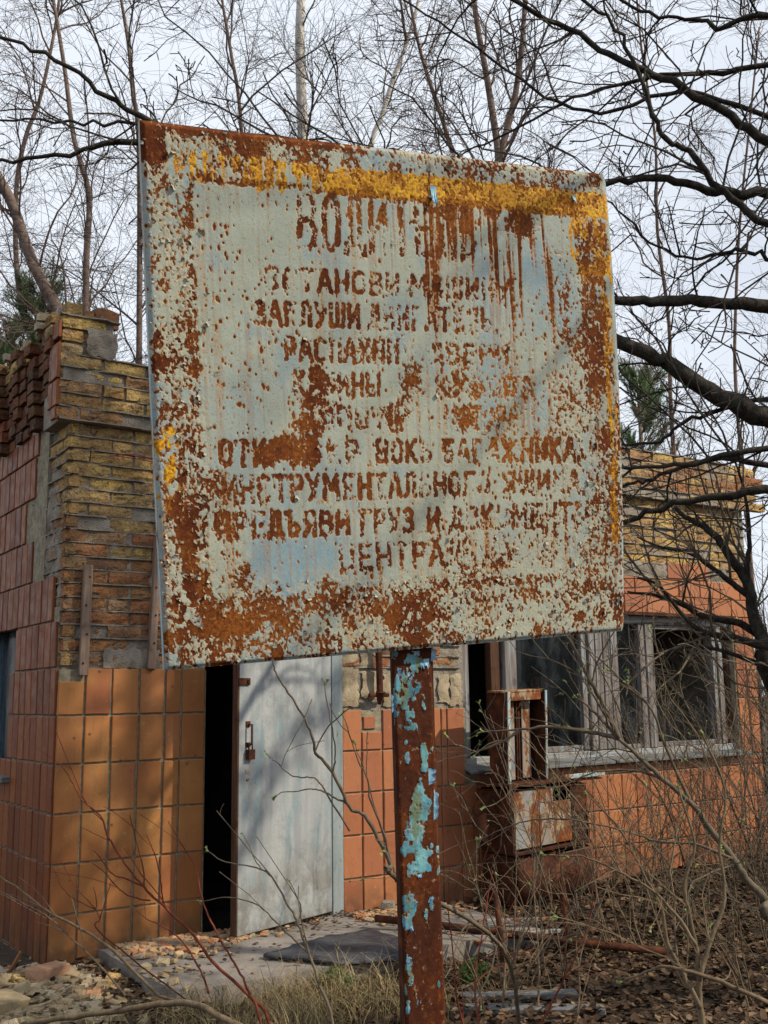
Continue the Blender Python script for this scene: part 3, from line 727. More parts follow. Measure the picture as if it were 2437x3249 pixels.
GLY = {  # strokes in a 1 x 1 cell, y down
 'В': [[(.1, 0), (.1, 1)], [(.1, .02), (.75, .08), (.85, .25), (.7, .46), (.15, .5)], [(.7, .5), (.9, .65), (.85, .9), (.6, 1), (.1, 1)]],
 'О': [[(.15, .12), (.5, 0), (.85, .12), (.9, .5), (.85, .88), (.5, 1), (.15, .88), (.1, .5), (.15, .12)]],
 'Д': [[(.3, .02), (.25, .85)], [(.3, .02), (.75, .02)], [(.75, .02), (.78, .85)], [(0, 1.05), (.02, .88), (.98, .88), (1, 1.05)]],
 'И': [[(.1, 0), (.1, 1)], [(.1, .9), (.9, .1)], [(.9, 0), (.9, 1)]], 'Й': [[(.1, 0), (.1, 1)], [(.1, .9), (.9, .1)], [(.9, 0), (.9, 1)], [(.35, -.18), (.5, -.1), (.65, -.18)]],
 'Т': [[(0, .03), (1, .03)], [(.5, 0), (.5, 1)]], 'Е': [[(.15, 0), (.15, 1)], [(.15, .03), (.9, .03)], [(.15, .5), (.75, .5)], [(.15, .97), (.9, .97)]],
 'Л': [[(0, 1), (.25, .85), (.35, .02), (.85, .02)], [(.85, .02), (.88, 1)]], 'Ь': [[(.15, 0), (.15, 1)], [(.15, .5), (.7, .5), (.88, .72), (.7, .97), (.15, .97)]],
 'Ъ': [[(0, .05), (.3, .05)], [(.3, 0), (.3, 1)], [(.3, .5), (.75, .5), (.9, .72), (.75, .97), (.3, .97)]],
 'Ы': [[(.08, 0), (.08, 1)], [(.08, .5), (.5, .55), (.58, .75), (.5, .97), (.08, .97)], [(.92, 0), (.92, 1)]],
 'С': [[(.9, .15), (.5, 0), (.12, .15), (.08, .5), (.12, .85), (.5, 1), (.9, .85)]], 'А': [[(.02, 1), (.45, 0)], [(.55, 0), (.98, 1)], [(.2, .66), (.8, .66)]],
 'Н': [[(.1, 0), (.1, 1)], [(.1, .5), (.9, .5)], [(.9, 0), (.9, 1)]], 'М': [[(.05, 1), (.1, 0)], [(.1, 0), (.5, .6)], [(.5, .6), (.9, 0)], [(.9, 0), (.95, 1)]],
 'Ш': [[(.05, 0), (.05, .97), (.95, .97), (.95, 0)], [(.5, 0), (.5, .97)]], 'Щ': [[(.05, 0), (.05, .95), (.9, .95), (.9, 0)], [(.48, 0), (.48, .95)], [(.9, .95), (1, 1.12)]],
 'У': [[(.05, 0), (.5, .55)], [(.95, 0), (.45, .85), (.2, 1)]], 'З': [[(.12, .12), (.5, 0), (.85, .15), (.8, .4), (.4, .48)], [(.45, .5), (.88, .62), (.88, .88), (.5, 1), (.1, .88)]],
 'Г': [[(.15, 0), (.15, 1)], [(.15, .03), (.9, .03)]], 'Х': [[(.05, 0), (.95, 1)], [(.95, 0), (.05, 1)]], 'П': [[(.1, 0), (.1, 1)], [(.1, .03), (.9, .03)], [(.9, 0), (.9, 1)]],
 'Р': [[(.12, 0), (.12, 1)], [(.12, .02), (.75, .05), (.88, .28), (.72, .52), (.12, .55)]], 'К': [[(.12, 0), (.12, 1)], [(.2, .5), (.85, 0)], [(.3, .45), (.9, 1)]],
 'Б': [[(.12, 0), (.12, 1)], [(.12, .03), (.85, .03)], [(.12, .45), (.7, .48), (.88, .7), (.7, .97), (.12, .97)]], 'Ж': [[(.5, 0), (.5, 1)], [(0, 0), (1, 1)], [(1, 0), (0, 1)]],
 'Ц': [[(.08, 0), (.08, .95), (.85, .95)], [(.85, 0), (.85, .95), (.98, 1.12)]], 'Я': [[(.88, 0), (.88, 1)], [(.88, .03), (.3, .05), (.12, .27), (.3, .5), (.88, .52)], [(.6, .5), (.1, 1)]],
 ',': [[(.3, .88), (.4, 1.15)]], '.': [[(.3, .95), (.35, 1)]]}
# each line: text, top left, top right, bottom left, bottom right on the panel (metres), stroke, wear
LINES = [('ВОДИТЕЛЬ!', [0.3251, 0.1186], [0.8162, 0.1054], [0.3196, 0.2365], [0.8225, 0.2302], 0.0125, 0.28),
 ('ОСТАНОВИ МАШИНУ', [0.2461, 0.2816], [0.8437, 0.2782], [0.2439, 0.3284], [0.8415, 0.3217], 0.0099, 0.1),
 ('ЗАГЛУШИ ДВИГАТЕЛЬ', [0.2177, 0.3563], [0.7917, 0.3484], [0.2175, 0.4041], [0.7891, 0.3981], 0.0099, 0.12),
 ('РАСПАХНИ', [0.2836, 0.4295], [0.5572, 0.4291], [0.2834, 0.4792], [0.5549, 0.477], 0.0099, 0.22),
 ('ДВЕРИ', [0.6265, 0.4309], [0.8311, 0.4296], [0.6244, 0.4751], [0.829, 0.4723], 0.0099, 0.25),
 ('КАБИНЫ', [0.3013, 0.5029], [0.51, 0.5048], [0.3011, 0.5528], [0.5077, 0.5509], 0.0099, 0.15),
 ('КУЗОВА', [0.6364, 0.5047], [0.8938, 0.5032], [0.6359, 0.5475], [0.8918, 0.5449], 0.0099, 0.15),
 ('КАПОТА', [0.3155, 0.5769], [0.5601, 0.5782], [0.3147, 0.6228], [0.5578, 0.6248], 0.0099, 0.2),
 ('МОТОРА', [0.6567, 0.5743], [0.8477, 0.5721], [0.6543, 0.6244], [0.8452, 0.6224], 0.0099, 0.2),
 ('ОТКРОЙ', [0.1297, 0.651], [0.3514, 0.6513], [0.1306, 0.702], [0.3489, 0.7016], 0.0112, 0.0),
 ('КР', [0.3687, 0.6513], [0.454, 0.6514], [0.3679, 0.699], [0.4518, 0.6971], 0.0099, 0.05),
 ('ЦОКЬ', [0.4856, 0.65], [0.6292, 0.6502], [0.4832, 0.6987], [0.6269, 0.6986], 0.0099, 0.12),
 ('БАГАЖНИКА,', [0.6467, 0.6516], [1.0139, 0.646], [0.6443, 0.7002], [1.0112, 0.6976], 0.0106, 0.05),
 ('ИНСТРУМЕНТАЛЬНОГО', [0.1348, 0.7257], [0.7697, 0.7247], [0.1349, 0.7807], [0.7674, 0.7729], 0.0106, 0.1),
 ('ЯЩИКА,', [0.7964, 0.7251], [1.0233, 0.725], [0.794, 0.7719], [1.0209, 0.7736], 0.0099, 0.08),
 ('ПРЕДЪЯВИ', [0.1147, 0.8024], [0.4215, 0.8043], [0.1149, 0.8547], [0.419, 0.8538], 0.0112, 0.02),
 ('ГРУЗ', [0.4392, 0.8048], [0.5747, 0.8042], [0.4368, 0.8545], [0.5722, 0.8537], 0.0099, 0.08),
 ('И', [0.6012, 0.8049], [0.6392, 0.8045], [0.5988, 0.8546], [0.6367, 0.8545], 0.0099, 0.1),
 ('ДОКУМЕНТЫ', [0.6592, 0.8036], [1.0302, 0.8011], [0.6566, 0.8537], [1.0275, 0.8558], 0.0099, 0.1),
 ('ЦЕНТРАЛЬНА', [0.3855, 0.8787], [0.8197, 0.8814], [0.3851, 0.9335], [0.8172, 0.9314], 0.0099, 0.18)]
def letters(X, Y, h):
    out = np.zeros_like(X); wn = fbm(X, Y, .05, .05, 77, 2)
    for text, tl, tr, bl, br, sw, wear in LINES:
        n = sum(.45 if ch in ' .,' else (1.25 if ch in 'ШЩМЖЫ' else 1.) for ch in text); pos = 0.
        for ch in text:
            wd = .45 if ch in ' .,' else (1.25 if ch in 'ШЩМЖЫ' else 1.)
            if ch in GLY:
                a0 = (pos + .10 * wd) / n; a1 = (pos + wd * .86) / n; wl = GRK.uniform(-.18, .30) + wear
                D = np.full(X.shape, 9.); 
                def P(gx_, gy_):
                    s_ = a0 + (a1 - a0) * gx_
                    tx = tl[0] + (tr[0] - tl[0]) * s_; ty = tl[1] + (tr[1] - tl[1]) * s_; bx = bl[0] + (br[0] - bl[0]) * s_; by = bl[1] + (br[1] - bl[1]) * s_
                    return tx + (bx - tx) * gy_, ty + (by - ty) * gy_
                q0 = P(-.3, -.3); q1 = P(1.3, 1.3); i0 = max(0, int(min(q0[0], q1[0]) / h)); i1 = int(max(q0[0], q1[0]) / h) + 2; j0 = max(0, int(min(q0[1], q1[1], P(1.3, -.3)[1]) / h)); j1 = int(max(q0[1], q1[1], P(-.3, 1.3)[1]) / h) + 2
                xs = X[j0:j1, i0:i1]; ys = Y[j0:j1, i0:i1]; Dm = np.full(xs.shape, 9.)
                for st in GLY[ch]:
                    for (ax, ay), (bx, by) in zip(st[:-1], st[1:]):
                        A = P(ax, ay); B = P(bx, by); dx = B[0] - A[0]; dy = B[1] - A[1]; L2 = dx * dx + dy * dy + 1e-9
                        t = np.clip(((xs - A[0]) * dx + (ys - A[1]) * dy) / L2, 0, 1); Dm = np.minimum(Dm, np.hypot(xs - A[0] - t * dx, ys - A[1] - t * dy))
                val = 1 - sst(Dm, sw * .36, sw * .66)
                out[j0:j1, i0:i1] = np.maximum(out[j0:j1, i0:i1], val * np.clip(.98 - wl * .75 - .5 * wear * wn[j0:j1, i0:i1], .3, 1))
            pos += wd
    return out

def sheet(name, W_, H_, h, field, place, mat, curl=.0016):
    nx = int(W_ / h) + 1; ny = int(H_ / h) + 1
    X, Y = np.meshgrid(np.linspace(0, W_, nx), np.linspace(0, H_, ny))
    f_ = field(X, Y, h)
    rust, hgt = f_['t'], f_['h']
    Xw, Yw, Zw = place(X, Y, -hgt)
    V = np.stack([Xw, Yw, Zw], -1).reshape(-1, 3)
    i = np.arange(nx - 1); j = np.arange(ny - 1); I, J = np.meshgrid(i, j); a = (J * nx + I).ravel()
    F_ = np.stack([a, a + 1, a + nx + 1, a + nx], -1)
    one = np.ones_like(X)
    A = np.stack([rust, f_['yellow'], f_['blue'], one], -1).reshape(-1, 4); B = np.stack([f_['stain'], f_['orange'], f_['dirt'], one], -1).reshape(-1, 4)
    return np_mesh(name, V, F_, mat, True, cols={'pa': A, 'pb': B})

def dots(X, Y, h, n, rs, dens, rx=(.0007, .0025), el=(1.1, 2.4)):
    t = np.full(X.shape, -9.)
    for _ in range(n):
        x = rs.rand() * SW; y = rs.rand() * SH
        if rs.rand() > dens(x, y): continue
        r_ = rs.uniform(*rx) * (1 + .6 * (rs.rand() ** 4)); e = rs.uniform(*el); ry = r_ * e
        i0 = max(0, int((x - 3 * r_) / h)); i1 = int((x + 3 * r_) / h) + 2; j0 = max(0, int((y - 3 * ry) / h)); j1 = int((y + 3 * ry) / h) + 2
        xs = X[j0:j1, i0:i1]; ys = Y[j0:j1, i0:i1]
        if xs.size == 0: continue
        d_ = .28 * (1.15 - np.hypot((xs - x) / r_, (ys - y) / ry)); t[j0:j1, i0:i1] = np.maximum(t[j0:j1, i0:i1], d_)
    return t
BLOBS = [(0.3719,0.5251,0.033,0.0264,0.97,0.5),(0.3549,0.5764,0.0409,0.033,0.95,0.6),(0.3388,0.6139,0.0429,0.0297,0.97,0.6),(0.2902,0.6647,0.0495,0.0277,1.0,0.5),(0.237,0.6811,0.0396,0.0231,0.97,0.5),(0.3321,0.6784,0.0264,0.033,0.95,0.5),(0.3616,0.5116,0.0264,0.0264,0.9,0.6),(0.5824,0.5172,0.0363,0.0594,0.62,0.8),(0.717,0.5288,0.0594,0.0495,0.8,0.7),(0.7626,0.6008,0.0528,0.0462,0.55,0.8),(0.857,0.5558,0.099,0.0726,0.62,0.8),(0.7053,0.6012,0.0396,0.0264,0.75,0.6),(0.9403,0.6145,0.1452,0.1122,0.4,0.8),(1.061,0.5148,0.0462,0.0594,0.92,0.7),(1.0726,0.6445,0.0297,0.0528,0.85,0.7),(0.821,0.4314,0.0924,0.0396,0.3,0.9),(0.5244,0.4415,0.0792,0.0396,0.45,0.8),(0.5323,0.5954,0.0396,0.0396,0.6,0.8),(0.6751,0.8889,0.1056,0.0594,0.5,0.8),(0.8839,0.8749,0.1452,0.0726,0.55,0.8),(1.0326,0.8956,0.0528,0.0858,0.7,0.7),(0.6957,0.9619,0.0396,0.0396,0.7,0.8),(0.7626,0.9362,0.0528,0.0264,0.72,0.7),(0.973,1.014,0.0396,0.0528,0.75,0.7),(0.3578,0.9717,0.0264,0.0297,0.75,0.8),(0.1699,0.9413,0.0297,0.0396,0.5,0.8),(0.2441,0.972,0.0396,0.0198,0.5,0.8),(0.5106,1.0434,0.0297,0.0396,0.98,0.5),(0.47,1.0198,0.0198,0.0198,0.9,0.5),(0.5627,1.0823,0.0396,0.033,0.9,0.5),(0.3979,1.0496,0.0396,0.033,0.7,0.6),(0.5956,1.0491,0.0231,0.0198,0.85,0.6),(0.8724,1.1048,0.0264,0.0198,0.6,0.7),(1.0507,1.0758,0.0231,0.0264,0.95,0.5),(0.9966,1.076,0.0198,0.0198,0.85,0.5),(0.7882,1.0914,0.0396,0.0165,0.5,0.7),(0.0643,1.0654,0.0594,0.0396,0.8,0.7),(0.1184,1.0368,0.0792,0.0264,1.0,0.5),(0.0378,0.7925,0.033,0.0396,0.97,0.6),(0.0549,0.8447,0.033,0.0462,0.97,0.6),(0.0584,0.9095,0.0297,0.0396,0.9,0.6),(0.029,0.9854,0.033,0.033,0.85,0.7),(0.0427,0.4771,0.0198,0.0264,0.7,0.6),(0.0332,0.3362,0.0119,0.0165,0.95,0.5),(0.0185,0.4458,0.0119,0.0231,0.95,0.5),(0.0196,0.4906,0.0198,0.0198,0.95,0.5),(0.8695,0.1341,0.0462,0.0396,0.95,0.7),(1.011,0.0849,0.0594,0.0264,0.95,0.7),(0.8034,0.1102,0.0396,0.0264,0.8,0.7),(0.6725,0.1213,0.0396,0.033,0.75,0.8),(1.0864,0.1929,0.033,0.0726,0.95,0.6),(0.233,0.0328,0.0462,0.033,0.8,0.6),(0.3379,0.0283,0.0264,0.0198,0.7,0.7)]
def sign_field(X, Y, h):
    rs = np.random.RandomState(5)
    warp = (fbm(X, Y, .05, .06, 3, 3) - .5) * .9
    n1 = rank(fbm(X, Y, .0058, .0085, 21, 3, .8) * .66 + .34 * fbm(X, Y, .035, .05, 22, 3))
    nf = fbm(X, Y, .006, .008, 51, 2)
    d_ = np.zeros_like(X)
    xl, xr, yt, yb = X, SW - X, Y, SH - Y
    edge_l = X - .012 * np.sin(Y * 7)
    # left band: flaking, bare metal towards its inner edge and further down
    d_ = np.maximum(d_, .36 * boxf(X, Y, .005, .088, .10, SH, .012)); d_ = np.maximum(d_, .62 * boxf(X, Y, .078, .100, .12, .6, .006)); d_ = np.maximum(d_, (.15 + .56 * sst(Y, .45, .85)) * boxf(X, Y, .040 , .102, .14, .98, .010))
    d_ = np.maximum(d_, .35 * boxf(X, Y, .10, .16, .70, .95, .03))
    # top edge and under the yellow band
    d_ = np.maximum(d_, .90 * boxf(X, Y, -.1, .50, -.1, .024, .010)); d_ = np.maximum(d_, .98 * boxf(X, Y, -.1, .055, -.1, .09, .02)); d_ = np.maximum(d_, .42 * boxf(X, Y, .05, SW, -.05, .10, .02))
    d_ = np.maximum(d_, .80 * boxf(X, Y, .09, SW - .06, .098, .116, .005))
    # right band
    d_ = np.maximum(d_, .74 * boxf(X, Y, 1.02, 1.10, .12, .50, .014)); d_ = np.maximum(d_, .40 * boxf(X, Y, 1.00, 1.13, .55, SH, .02)); d_ = np.maximum(d_, .30 * boxf(X, Y, .93, 1.02, .2, .60, .04))
    # bottom band
    d_ = np.maximum(d_, .86 * boxf(X, Y, .07, .30, .975, 1.065, .016)); d_ = np.maximum(d_, .66 * boxf(X, Y, .28, .47, .970, 1.035, .016)); d_ = np.maximum(d_, .62 * boxf(X, Y, -.02, .40, 1.04, 1.13, .02)); d_ = np.maximum(d_, .52 * boxf(X, Y, .42, .72, .97, 1.06, .03))
    d_ = np.maximum(d_, .40 * boxf(X, Y, .60, SW, .985, 1.06, .02)); d_ = np.maximum(d_, .60 * boxf(X, Y, .60, .98, .965, .990, .006)); d_ = np.maximum(d_, .30 * boxf(X, Y, .4, SW, 1.05, 1.13, .02))
    # speckled areas
    for (x, y, rx, ry, s_, so_) in BLOBS: d_ = np.maximum(d_, (s_ * (1 if rx < .05 or s_ > .8 else .52)) * ell(X, Y, x, y, rx, ry, so_, warp * .5))
    L = letters(X, Y, h)
    d_ = np.maximum(d_, .97 * L)
    # drips below letters: smear the density downwards
    sm = d_.copy()
    for k_ in range(1, 6): sm[k_:, :] = np.maximum(sm[k_:, :], d_[:-k_, :] * (1 - k_ * .13) * .8)
    dr = rank(fbm(X, Y, .006, .05, 90, 3))
    d_ = np.maximum(d_, sm * (dr > .80))
    t = (d_ - .06) - n1 + (nf - .5) * .10
    def dens(x, y):
        v = .16 + .35 * max(0, math.sin(x * 9 + 1.3) * math.sin(y * 8 + .5)) + .30 * (x < .2)
        if .16 < x < .30 and .2 < y < .95: v += .22
        if x > .65 and y > .3: v += .5
        return v * (.45 if y > .83 and x < .6 else 1)
    t = np.maximum(t, dots(X, Y, h, 4600, rs, dens) + (nf - .5) * .12)
    # long drips under the yellow band, right half
    drip = rank(fbm(X, Y, .0085, .30, 33, 3, .6)); reach = .13 + .34 * vnoise(X, X * 0, .028, 1, 8) ** 1.2
    zone = sst(X, .40, .55) * (1 - sst(X, .93, 1.0)); dd2 = sst(Y, .09, .11) * (1 - sst((Y - .11) / reach, .15, 1.0)) * zone
    stain = dd2 * sst(drip, .48, .78)
    t = np.maximum(t, dd2 ** 1.0 * .52 * (.35 + .5 * sst(X, .50, .75)) * (1 - sst(X, .96, 1.)) - (1 - drip) * .95 - .08 + (n1 - .5) * .25)
    stain = np.maximum(stain, .8 * boxf(X, Y, .74, .90, .30, .66, .06) * sst(drip, .6, .8)); stain = np.maximum(stain, .5 * boxf(X, Y, .17, .34, .38, .62, .05) * sst(drip, .62, .8))
    stain = np.maximum(stain, .35 * sst(drip, .70, .9))
    # yellow band of paint
    yn = rank(fbm(X, Y, .012, .030, 44, 4, .65)); ys_ = rank(fbm(X, Y, .008, .06, 45, 3))
    band = boxf(X, Y, .06, SW - .004, .052, .112, .008)
    amt = .40 + .58 * sst(X, .28, .55) + .12 * sst(X, .8, 1.1)
    ye = band * np.clip(amt, 0, 1.1) - yn * .55 - ys_ * .35
    ye = np.maximum(ye, (.62 * boxf(X, Y, 1.01, SW, .10, .26, .02) - yn)); ye = np.maximum(ye, .66 * boxf(X, Y, 1.085, 1.115, .26, .90, .008) - ys_ * .8 - yn * .3); ye = np.maximum(ye, .50 * boxf(X, Y, .0, .05, .62, .80, .012) - yn)
    ye = np.maximum(ye, .80 * boxf(X, Y, .36, .43, .055, .115, .006) - ys_ * .9); ye = np.maximum(ye, .7 * boxf(X, Y, .24, .30, .05, .12, .008) - ys_ * .9)
    # blue layer under the grey: rims, washed patches
    bn = fbm(X, Y, .07, .12, 60, 4)
    bl = .95 * (1 - sst(X, .008, .028)) * sst(Y, .08, .14) + .75 * (1 - sst(yb, .006, .022)) + .9 * (1 - sst(xr, .004, .016)) + .7 * boxf(X, Y, .45, 1.05, .02, .05, .012) + .5 * boxf(X, Y, .80, .98, .13, .40, .05)
    bl = bl + .55 * boxf(X, Y, .15, .24, .5, .8, .06) + .5 * boxf(X, Y, .2, .5, .85, 1.0, .05)
    bl = np.clip(bl * (.5 + bn), 0, 1) + sst(bn, .50, .68) * .6
    flake = np.clip(boxf(X, Y, -.05, .11, -.1, 2, .02) + boxf(X, Y, -.1, 2, .94, 2, .03) + boxf(X, Y, .98, 2, .6, 2, .06) + boxf(X, Y, -1, 2, -1, .06, .02) * .8 + .55 * boxf(X, Y, .5, 1.05, .55, .98, .1), 0, 1)
    orange = np.clip(fbm(X, Y, .05, .08, 71, 4) * 1.1 - .36 + .8 * ell(X, Y, .80, .60, .11, .16, .7) + .2 * boxf(X, Y, .10, .35, .98, 1.09, .04) + .25 * boxf(X, Y, .45, .75, .11, .2, .03), 0, 1)
    # height: paint stands above the rust, and curls up beside it where it flakes
    pn = fbm(X, Y, .010, .010, 15, 3); ins = sst(t, .0, -.03)
    hgt = .0009 * ins + .0016 * flake * ins * np.exp(-np.abs(t) / .10) * sst(pn, .30, .7) + .0004 * (nf - .5) + .0004 * flake * (pn - .5)
    hgt += .0030 * (fbm(X, Y, .3, .3, 99, 2) - .5)
    dirt = np.clip(flake * .8 * sst(pn, .35, .65) + .3 * (fbm(X, Y, .1, .1, 101, 3) - .3), 0, 1)
    return dict(t=t, yellow=ye, blue=np.clip(bl, 0, 1), stain=stain, orange=orange, dirt=dirt, h=hgt)
def bow(X, Y):   # the sheet is bowed on its right side and rounded at two corners
    b = .014 * np.sin(np.clip(Y / SH, 0, 1) * math.pi) ** .8 * sst(X, .6, SW) + .0184 * (Y / SH)
    return b
def sign_place(X, Y, hh, base=0.):
    rr = .02
    u_ = X + bow(X, Y); cxr = np.maximum(X - (SW - rr), 0); 
    for yy, s_ in ((Y, 1), (SH - Y, -1)):
        cyr = np.maximum(rr - yy, 0); m_ = (cxr > 0) & (cyr > 0); L = np.maximum(np.hypot(cxr, cyr), 1e-6); k_ = np.where(m_, np.minimum(1, rr * np.maximum(cxr, cyr) / rr / L), 1.)
        u_ = np.where(m_, u_ - cxr * (1 - k_), u_)
    w_ = hh + base + .006 * np.sin(X * 2.4 + 1) * np.sin(Y * 3.1)
    rim = np.minimum(np.minimum(X, SW - X), np.minimum(Y, SH - Y)); w_ = w_ + .006 * (1 - sst(rim, 0, .010))
    return [SP0[i] + SX[i] * u_ + SY[i] * Y + SN[i] * w_ for i in range(3)]

def signmat(name, base, wash, post=False):
    q = Mt(name, .6)
    A = q.sep(q.attr('pa')); B = q.sep(q.attr('pb'))
    f1 = q.noise(420, 3, .6); f2 = q.noise(150, 4, .65); f3 = q.noise(30, 4)
    t = q.ma('ADD', A[0], q.ma('MULTIPLY', q.ma('SUBTRACT', f2, .5), .36)); t = q.ma('ADD', t, q.ma('MULTIPLY', q.ma('SUBTRACT', f1, .5), .18))
    pc = q.mix(q.ss(q.noise(7, 5, .6), .35, .68), base, tuple(x * .86 for x in base))
    pc = q.mix(q.ma('MULTIPLY', A[2], q.ss(f3, .2, .7, .5, 1.)), pc, wash)
    pc = q.mix(q.ma('MULTIPLY', B[2], q.ss(f2, .3, .7, .1, .8)), pc, (.46, .42, .28) if not post else (.10, .25, .22))
    pc = q.mix(q.ma('MULTIPLY', B[0], .62), pc, (.20, .135, .115))
    pc = q.mix(q.ss(f1, .52, .70, 0, .42), pc, (.12, .11, .08)); pc = q.mix(q.ss(q.noise(240, 3, .6), .64, .70, 0, .8), pc, (.10, .055, .03))
    ye = q.ma('ADD', A[1], q.ma('MULTIPLY', q.ma('SUBTRACT', f2, .5), .35))
    yc = q.mix(q.ss(f3, .35, .7), (.56, .26, .008), (.68, .39, .012)); yc = q.mix(q.ss(f2, .42, .60, 0, .85), yc, (.28, .10, .015))
    pc = q.mix(q.ss(ye, -.02, .05), pc, yc)
    # rust
    r1 = q.ramp(q.noise(40, 6, .7), (.30, (.038, .009, .004)), (.5, (.082, .019, .006)), (.68, (.125, .031, .008)), (.85, (.20, .058, .012)))
    r1 = q.mix(q.ma('MULTIPLY', B[1], q.ss(f2, .3, .7, .1, .95)), r1, (.40, .14, .022)); r1 = q.mix(q.ss(q.noise(75, 4, .7), .56, .70, 0, .6), r1, (.30, .10, .02))
    r1 = q.mix(q.ss(f1, .52, .75, 0, .6), r1, (.045, .012, .008))
    halo = q.ss(t, -.17, .0)
    pc = q.mix(q.ma('MULTIPLY', halo, .55), pc, (.42, .22, .07))
    mask = q.ss(t, -.008, .018)
    ring = q.ma('MULTIPLY', q.ss(t, .10, .015), .62); r1 = q.mix(ring, r1, (.32, .11, .016))
    r1 = q.mix(q.ma('MULTIPLY', q.ss(ye, -.02, .05), q.ss(f2, .42, .58, .1, .85)), r1, (.34, .14, .012))
    if post: pc = q.mix(q.ss(q.noise(16, 5, .65), .42, .66), pc, (.035, .13, .19)); pc = q.mix(q.ss(q.noise(1, 5, .65, q.stretch(38, 38, 9)), .50, .64, 0, .8), pc, (.13, .15, .06)); r1 = q.mix(q.ss(q.noise(9, 5), .35, .6, .15, .6), r1, (.032, .012, .008))
    c = q.mix(mask, pc, r1)
    q.col(c).rough(q.ss(mask, 0, 1, .45, .88))
    hgt = q.ma('ADD', q.ma('MULTIPLY', mask, -.9), q.ma('ADD', q.ma('MULTIPLY', f1, .6), q.ma('MULTIPLY', q.noise(800, 3), .45)))
    hgt = q.ma('ADD', hgt, q.ma('MULTIPLY', q.ma('MULTIPLY', f2, mask), .8))
    q.bump(hgt, .0011, .9)
    return q.m
MAT['sign'] = signmat('peeling_sign_paint', (.350, .385, .330), (.19, .29, .35))
MAT['post'] = signmat('peeling_blue_post_paint', (.09, .29, .42), (.22, .48, .50), True)

SIGN = thing('warning_sign', 'large square rusted metal sign with peeling pale paint and Cyrillic text on a rusty post', 'sign', SP0 + SX * .6 + SY * 2.6)
me = sheet('sign_panel', SW, SH, .0021, sign_field, sign_place, MAT['sign'])
off = wloc(SIGN)
co_ = np.empty(len(me.vertices) * 3, np.float32); me.vertices.foreach_get('co', co_); co_ = co_.reshape(-1, 3) - np.array(off); me.vertices.foreach_set('co', co_.ravel())
panel = bpy.data.objects.new('sign_panel', me); C.objects.link(panel); panel.parent = SIGN
# folded rim and back of the panel
m = MB(); n = 60; loop = []
for k_ in range(n): loop.append((SW * k_ / n, 0))
for k_ in range(n): loop.append((SW, SH * k_ / n))
for k_ in range(n): loop.append((SW * (1 - k_ / n), SH))
for k_ in range(n): loop.append((0, SH * (1 - k_ / n)))
X = np.array([a for a, b in loop]); Y = np.array([b for a, b in loop])
P_a = np.stack(sign_place(X, Y, X * 0 + .0002), -1); P_b = np.stack(sign_place(X, Y, X * 0 + .020), -1); N_ = len(loop)
m.add(list(P_a) + list(P_b), [(i, N_ + i, N_ + (i + 1) % N_, (i + 1) % N_) for i in range(N_)] + [tuple(N_ + i for i in range(N_))])
m.build('folded_rim', MAT['lightblue_paint'], SIGN)

